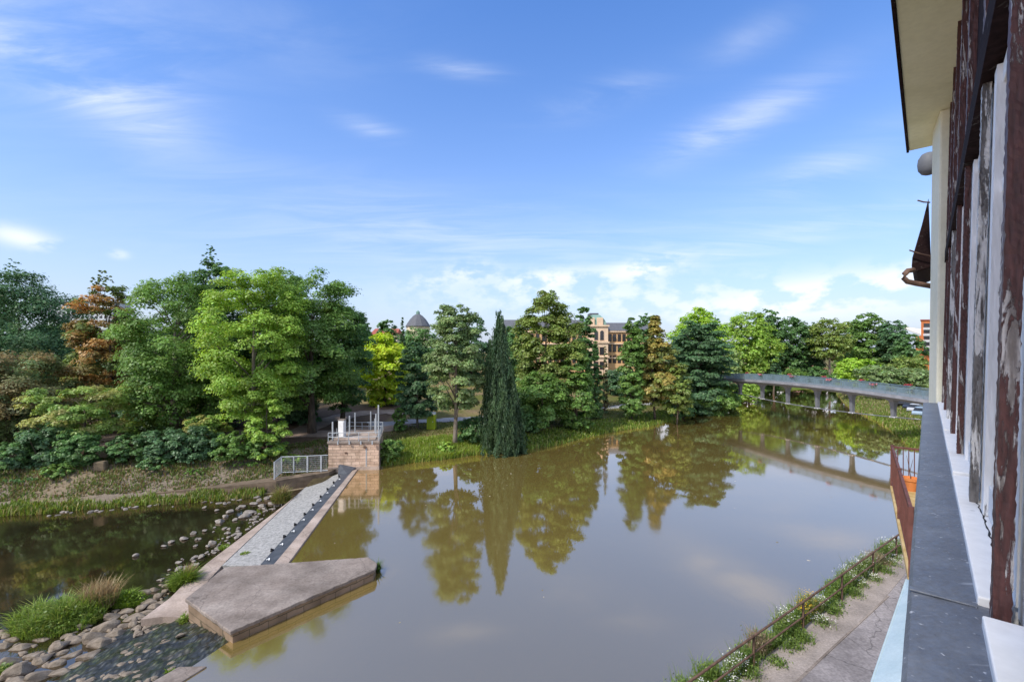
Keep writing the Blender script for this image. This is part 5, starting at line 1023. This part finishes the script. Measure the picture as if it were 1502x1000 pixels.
specks(M_LEDGE, .68, 60, (.36, .38, .42)); specks(M_LEDGE, .70, 16, (.26, .28, .32), (.35, 1.6, 1)); specks(M_LEDGE, .74, 30, (.03, .03, .035))
M_CREAMW = nmat('cream_render', [(.3, (.70, .67, .50)), (.7, (.79, .76, .60))], 1.5, .9, .2, 40, fine=.04)
M_SOFFIT = nmat('greenish_soffit', [(.25, (.62, .59, .37)), (.5, (.73, .70, .47)), (.75, (.78, .75, .53))], 1.3, .85, .15, 12, fine=.04)
M_BLUEW = nmat('light_blue_render', [(.3, (.36, .47, .52)), (.7, (.46, .56, .60))], 1.2, .8, .15, 20, fine=.05)
M_PANE = flat('window_glass', (.10, .12, .14), .06, bump=0, spec=.8)
hs_ = thing('apartment_house', 'old house with peeling window frames, metal ledge and overhanging eaves along the right edge', 'house', L(3, .5, -9.4))
def fb(name, s0, s1, a0, a1, z0, z1, mat, par=hs_, bev=.004, jit=0.0, seg=1):
    """box in facade coordinates; seg > 1 cuts it along its height and roughens the edges"""
    if not jit:
        return MB().hexa([L(s0, a0, z0), L(s1, a0, z0), L(s1, a1, z0), L(s0, a1, z0), L(s0, a0, z1), L(s1, a0, z1), L(s1, a1, z1), L(s0, a1, z1)]) and fixn(MB().hexa([L(s0, a0, z0), L(s1, a0, z0), L(s1, a1, z0), L(s0, a1, z0), L(s0, a0, z1), L(s1, a0, z1), L(s1, a1, z1), L(s0, a1, z1)]).build(name, mat, par, bev))
    mb = MB(); vs = []; fs = []
    for i in range(seg + 1):
        z = z0 + (z1 - z0) * i / seg
        for (s, a) in ((s0, a0), ((s0 * 2 + s1) / 3, a0), ((s0 + 2 * s1) / 3, a0), (s1, a0), (s1, (a0 + a1) / 2), (s1, a1), ((s0 + s1) / 2, a1), (s0, a1), (s0, (a0 * 1 + a1 * 2) / 3), (s0, (a0 * 2 + a1) / 3)):
            vs.append(L(s + random.uniform(-jit, jit), a + random.uniform(-jit, jit) * (1.6 if random.random() < .12 else 1), z))
    k = 10
    for i in range(seg):
        for j in range(k): fs.append((i * k + j, i * k + (j + 1) % k, (i + 1) * k + (j + 1) % k, (i + 1) * k + j))
    fs += [tuple(range(k - 1, -1, -1)), tuple(seg * k + j for j in range(k))]
    return fixn(mb.add(vs, fs).build(name, mat, par))
random.seed(5)
# wall body under and behind the windows
fb('wall', -4, 7.25, .03, 5.0, -9.4, -.66, M_CREAMW, bev=0); fb('wall', -4, 8.7, .6, 5.0, -.66, 2.8, M_CREAMW, bev=0)
# metal ledge with folded lip, in sheets
led = [(-1.2, 1.52), (1.50, 7.25)]
for i, (s0, s1) in enumerate(led):
    dz = .004 * i; sec = [(-.033, -.68), (-.036, -.612), (-.028, -.601), (.091, -.598), (.12, -.60), (.12, -.64), (-.026, -.64), (-.028, -.68)]; n_ = 30; vs = []; fs = []; m_ = len(sec)
    for q in range(n_ + 1):
        s = s0 + (s1 - s0) * q / n_
        for j, (a, z) in enumerate(sec): vs.append(L(s, a + (random.uniform(-.0006, .0006) if j < 3 else 0), z - dz + random.uniform(-.0012, .0012)))
    for q in range(n_):
        for j in range(m_): fs.append((q * m_ + j, q * m_ + (j + 1) % m_, (q + 1) * m_ + (j + 1) % m_, (q + 1) * m_ + j))
    fs += [tuple(range(m_ - 1, -1, -1)), tuple(n_ * m_ + j for j in range(m_))]; fixn(MB().add(vs, fs).build('ledge', M_LEDGE, hs_, 0))
fb('ledge_seam', 1.515, 1.535, -.034, .088, -.598, -.593, M_LEDGE, bev=.002)
# white wooden sills
for s0, s1, zt_, w in ((.5, 1.43, -.575, .5), (1.55, 3.0, -.582, .19), (3.02, 3.7, -.57, .19), (3.72, 4.6, -.58, .19), (4.62, 5.6, -.572, .19), (5.62, 7.2, -.58, .19)):
    fb('sill', s0, s1, .088, w, -.64, zt_, M_SILLW, bev=.004)
ck = []; random.seed(4)
for i in range(26): f = i / 25; ck.append((1.78 + .74 * f, .147 - .004 * f + random.uniform(-.004, .004), random.uniform(.0012, .0035)))
fixn(MB().add([L(s_, a_ - w_, -.5812) for s_, a_, w_ in ck] + [L(s_, a_ + w_, -.5812) for s_, a_, w_ in ck], [(i, i + 1, 27 + i, 26 + i) for i in range(25)]).build('sill_crack', M_BLACK, hs_))
# window bays
posts = [(1.46, M_BROWNP), (2.53, M_GREYW), (3.58, M_BROWNP), (4.5, M_BROWNP), (5.4, M_GREYW), (6.25, M_BROWNP), (7.12, M_BROWNP)]
for i, (s, m_) in enumerate(posts):
    wdt = .03 if i else .055
    wnd = fixn(MB().hexa([L(s + wdt + .02, .178, -.56), L(s + .95, .178, -.56), L(s + .95, .2, -.56), L(s + wdt + .02, .2, -.56), L(s + wdt + .02, .178, 1.0), L(s + .95, .178, 1.0), L(s + .95, .2, 1.0), L(s + wdt + .02, .2, 1.0)]).build('window', M_PANE, hs_)) if i < 6 else None
    fb('post', s - (.0 if i == 0 else .03), s + wdt, .106 if i == 0 else .121, .136 if i == 0 else .146, -.60, 1.02, m_, jit=.0011, seg=150)
    fb('post', s - .01, s + wdt + .015, .152, .19, -.6, 1.02, M_WHITEP, jit=.0008, seg=90)
    if wnd is None: continue
    fb('frame', s + wdt + .02, s + .14, .148, .2, -.58, 1.0, M_WHITEP, wnd, jit=.0004, seg=60)
    fb('bead', s + .60, s + .608, .157, .166, -.57, .98, M_GREYW, wnd, jit=.0005, seg=60)
    fb('frame', s + .44, s + .52, .164, .2, -.58, 1.0, M_WHITEP, wnd, jit=.0004, seg=60)
    fb('frame', s + .86, s + .94, .146, .2, -.58, 1.0, M_WHITEP, wnd, jit=.0004, seg=60)
    fb('rail', s + .14, s + .86, .158, .2, -.58, -.47, M_WHITEP, wnd); fb('rail', s + .14, s + .86, .166, .2, .55, .60, M_WHITEP, wnd); fb('rail', s + .14, s + .86, .16, .2, .93, 1.0, M_WHITEP, wnd)
# jamb at the camera's own window
fb('jamb', 1.30, 1.44, .1515, .30, -.57, 2.4, M_WHITEP, jit=.0006, seg=60)
# dark header above the windows, panels up to the eaves
fb('header', -.5, 7.25, .112, .165, 1.02, 1.16, M_DARKB, bev=.002)
for i, s in enumerate((1.2, 2.4, 3.5, 4.5, 5.4, 6.25, 7.1)): fb('upper_post', s, s + .1, .118, .17, 1.19, 2.79, M_BROWNP, jit=.0012, seg=90)
fb('upper_panel', -.5, 7.2, .15, .3, 1.16, 2.79, M_DARKB, bev=0)
# rendered pier at the end of the window row
pr_ = [(7.25, .036), (7.25, .35), (8.6, .35), (8.6, -.02), (7.85, -.024)]
vs = [L(s, a, -9.4) for s, a in pr_] + [L(s, a, 2.79) for s, a in pr_]; n_ = 5
vs[0:n_] = [L(s, a, -9.4) for s, a in pr_]
fixn(MB().add(vs, [tuple(range(n_)), tuple(range(2 * n_ - 1, n_ - 1, -1))] + [(i, (i + 1) % n_, n_ + (i + 1) % n_, n_ + i) for i in range(n_)]).build('wall_pier', M_CREAMW, hs_, .02))
# eaves
ev = fb('eaves', -3, 8.45, -.186 - LEAN * 3.4, .8, 2.79, 2.92, M_SOFFIT, bev=.01); fb('fascia', -3, 8.47, -.214 - LEAN * 3.4, -.187 - LEAN * 3.4, 2.775, 3.0, M_DARKB, ev, bev=.004)
fb('roof', -3, 8.5, -.2 - LEAN * 3.4, 5, 3.0, 3.05, M_DARKB, bev=0)

# neighbouring roof with snow hooks, gutter pipe and grey vent beyond the pier
nb_ = thing('neighbour_house', 'neighbouring house beyond the cream wall pier, its dark roof edge with snow hooks showing', 'house', (FU.x * 10 + FN.x * .3, FU.y * 10 + FN.y * .3, 2))
def nbox(name, s0, s1, a0, a1, z0, z1, m): return fixn(MB().hexa([(FU.x * q + FN.x * w, FU.y * q + FN.y * w, z) for z in (z0, z1) for q, w in ((s0, a0), (s1, a0), (s1, a1), (s0, a1))]).build(name, m, nb_))
nbox('wall', 8.75, 26, .22, 7, 1.5, 13.6, M_CREAMW)
for q in (13.5, 17, 20.5, 24):
    for z in (6.2, 10.4): wn_ = nbox('window', q, q + 1.1, .17, .25, z, z + 1.6, M_WHITEP); o_ = nbox('pane', q + .1, q + 1.0, .155, .168, z + .1, z + 1.5, M_PANE); put(o_, wn_)
fixn(MB().add([(FU.x * q + FN.x * w, FU.y * q + FN.y * w, z) for q, w, z in ((8.8, .12, 13.5), (26.3, .12, 13.5), (26.3, 7, 13.5), (8.8, 7, 13.5), (10, 3.6, 16.6), (25, 3.6, 16.6))], [(3, 2, 1, 0), (0, 1, 5, 4), (1, 2, 5), (2, 3, 4, 5), (3, 0, 4)]).build('roof', M_DARKB, nb_))
def LS(px, py, s):                                        # point on the picture at facade distance s
    d = s * .74; return Vector(((px - HX) / F * d, d, ZC - (py - HY) / F * d))
s_ = 11.0; pr3 = [LS(x, y, s_) for x, y in ((1362, 290), (1352, 330), (1338, 378), (1337, 392), (1345, 399), (1366, 392))]; bk = [p + Vector((FU.x, FU.y, 0)) * 2.2 for p in pr3]; n_ = 6
fixn(MB().add(pr3 + bk, [tuple(range(n_)), tuple(range(2 * n_ - 1, n_ - 1, -1))] + [(i, (i + 1) % n_, n_ + (i + 1) % n_, n_ + i) for i in range(n_)]).build('eave_edge', M_DARKB, nb_, .02))
for (a, b, c_, d__) in ((1346, 294, 1364, 297), (1334, 367, 1366, 376)): MB().tube([LS(a, b, s_ - .1), LS((a + c_) / 2, (b + d__) / 2 + 1, s_ - .1), LS(c_, d__, s_ - .1)], .012, 6).build('snow_hook', M_RUST, nb_)
MB().tube([LS(x, y, s_) for x, y in ((1340, 396), (1332, 397), (1327, 402), (1326, 408), (1331, 413), (1345, 416), (1368, 420))], .045, 10).build('gutter_pipe', M_RUST, nb_, smooth=True)
s_ = 10.0; c_ = LS(1362, 238, s_); vt = thing('vent_cowl', 'round grey metal vent cowl under the far end of the eaves', 'vent', c_)
mb = MB(); mb.lathe(c_ - Vector((0, 0, .28)), [(.05, .08), (.09, .1), (.13, .16), (.14, .25), (.13, .34), (.09, .41), (.05, .43)], 18); mb.build('cowl', flat('dull_grey_metal', (.12, .125, .135), .6, bump=.1), vt, smooth=True); MB().tube([c_, c_ + Vector((FN.x, FN.y, 0)) * .5], .08, 10).build('neck', M_STEEL, vt)

# annex with light blue edge below the ledge
an = thing('annex', 'light blue rendered annex of the house at the riverside path below the ledge', 'annex', L(10, .2, -9.4))
apt = [(-2, -1.6), (5, -1.3), (12.57, -.85), (18.5, -.47), (18.5, .1), (-2, .1)]
def LZ(s, a, z): return (FU.x * s + FN.x * a, FU.y * s + FN.y * a, z)
bot = [LZ(s, a, 2.0) for s, a in apt]; tp = [LZ(s, a, 5.0 if a < 0 else 5.45) for s, a in apt]; n_ = 6
fixn(MB().add(bot + tp, [tuple(range(n_)), tuple(range(2 * n_ - 1, n_ - 1, -1))] + [(i, (i + 1) % n_, n_ + (i + 1) % n_, n_ + i) for i in range(n_)]).build('body', M_BLUEW, an))
MB().tube([LZ(s, a, 5.0) for s, a in apt[:4]], .025, 8).build('edge_strip', M_BLUEW, an)
# lower house and balcony with railing and flower pot
M_OCH2 = nmat('ochre_masonry', [(.3, (.36, .24, .08)), (.7, (.55, .42, .22))], 3, .9, .4, 14)
bal = thing('balcony', 'balcony with red brown bar railing beside the metal ledge', 'balcony', LZ(13, 0, 8.2)); zb_ = 8.2
bp4 = [(10.36, -.2), (16.8, -.73), (16.8, 1.6), (10.36, 1.6)]
fixn(MB().add([LZ(s, a - .05, zb_ - .12) for s, a in bp4] + [LZ(s, a - .05, zb_) for s, a in bp4], [(3, 2, 1, 0), (4, 5, 6, 7), (0, 1, 5, 4), (1, 2, 6, 5), (2, 3, 7, 6), (3, 0, 4, 7)]).build('slab', M_OCH2, bal, .02))
bpl = [(13.5, .35), (16.6, .1), (16.6, 1.6), (13.5, 1.6)]
fixn(MB().add([LZ(s, a + .05, 2.0) for s, a in bpl] + [LZ(s, a + .05, zb_ - .223) for s, a in bpl], [(3, 2, 1, 0), (4, 5, 6, 7), (0, 1, 5, 4), (1, 2, 6, 5), (2, 3, 7, 6), (3, 0, 4, 7)]).build('lower_wall', M_OCH2, bal))
def seg_rail(a, b, nm):
    mb = MB(); A, B = Vector(LZ(*a, 0)), Vector(LZ(*b, 0)); ln = (B - A).length; ang = math.atan2(B.y - A.y, B.x - A.x)
    for z in (zb_ + 1.1, zb_ + .12): mb.box(((A.x + B.x) / 2, (A.y + B.y) / 2, z), (ln, .05 if z > 9 else .035, .045), ang)
    n_ = int(ln / .115)
    for i in range(1, n_): p = A.lerp(B, i / n_); mb.box((p.x, p.y, zb_ + .6), (.022, .022, 1.0), ang)
    mb.build(nm, M_REDPAINT, bal)
seg_rail(bp4[0], bp4[1], 'railing'); seg_rail(bp4[1], (16.8, 1.5), 'railing')
for s, a in (bp4[0], bp4[1], (13.6, -.466)): p = LZ(s, a, zb_ + .55); MB().box(p, (.07, .07, 1.2), .7).build('post', M_REDPAINT, bal)
M_TERRA = nmat('terracotta', [(.3, (.52, .17, .05)), (.7, (.66, .25, .08))], 4, .8, .1)
pp_ = P(1336, 719, 8.2); pt = thing('flower_pot', 'orange terracotta flower pot with a dry twig on the balcony', 'flower pot', (pp_.x, pp_.y, zb_))
MB().lathe((pp_.x, pp_.y, zb_), [(.13, 0), (.19, .28), (.21, .28), (.215, .35), (.18, .35), (.17, .3)], 20).build('pot', M_TERRA, pt, smooth=False); mb = MB(); mb.tube([(pp_.x, pp_.y, zb_ + .3), (pp_.x - .04, pp_.y, zb_ + .6), (pp_.x - .1, pp_.y + .02, zb_ + .95)], [.012, .008, .003], 5); mb.tube([(pp_.x - .03, pp_.y, zb_ + .5), (pp_.x + .06, pp_.y, zb_ + .85)], [.008, .003], 5); mb.build('twig', M_RUST, pt)
# weeds at the house foot
for j, (s, a) in enumerate(((11.2, -1.25), (12.4, -1.2), (13.6, -1.1))):
    g = np.random.default_rng(700 + j); n = 500; X0, Y0, _ = LZ(s, a, 0); a_ = g.uniform(0, 6.28, n); r = np.sqrt(g.uniform(0, 1, n)) * .5; C = np.stack([X0 + r * np.cos(a_), Y0 + r * np.sin(a_), np.full(n, ZP)], 1)
    root = thing('weed', 'green weed clump at the foot of the light blue annex', 'plant', (X0, Y0, ZP), 'weeds at the annex foot'); put(grass_obj('foliage', C, g.uniform(.15, .5, n), .02, colmix(g, n, [(.12, .19, .03), (.18, .22, .04), (.09, .14, .03)]), g), root)
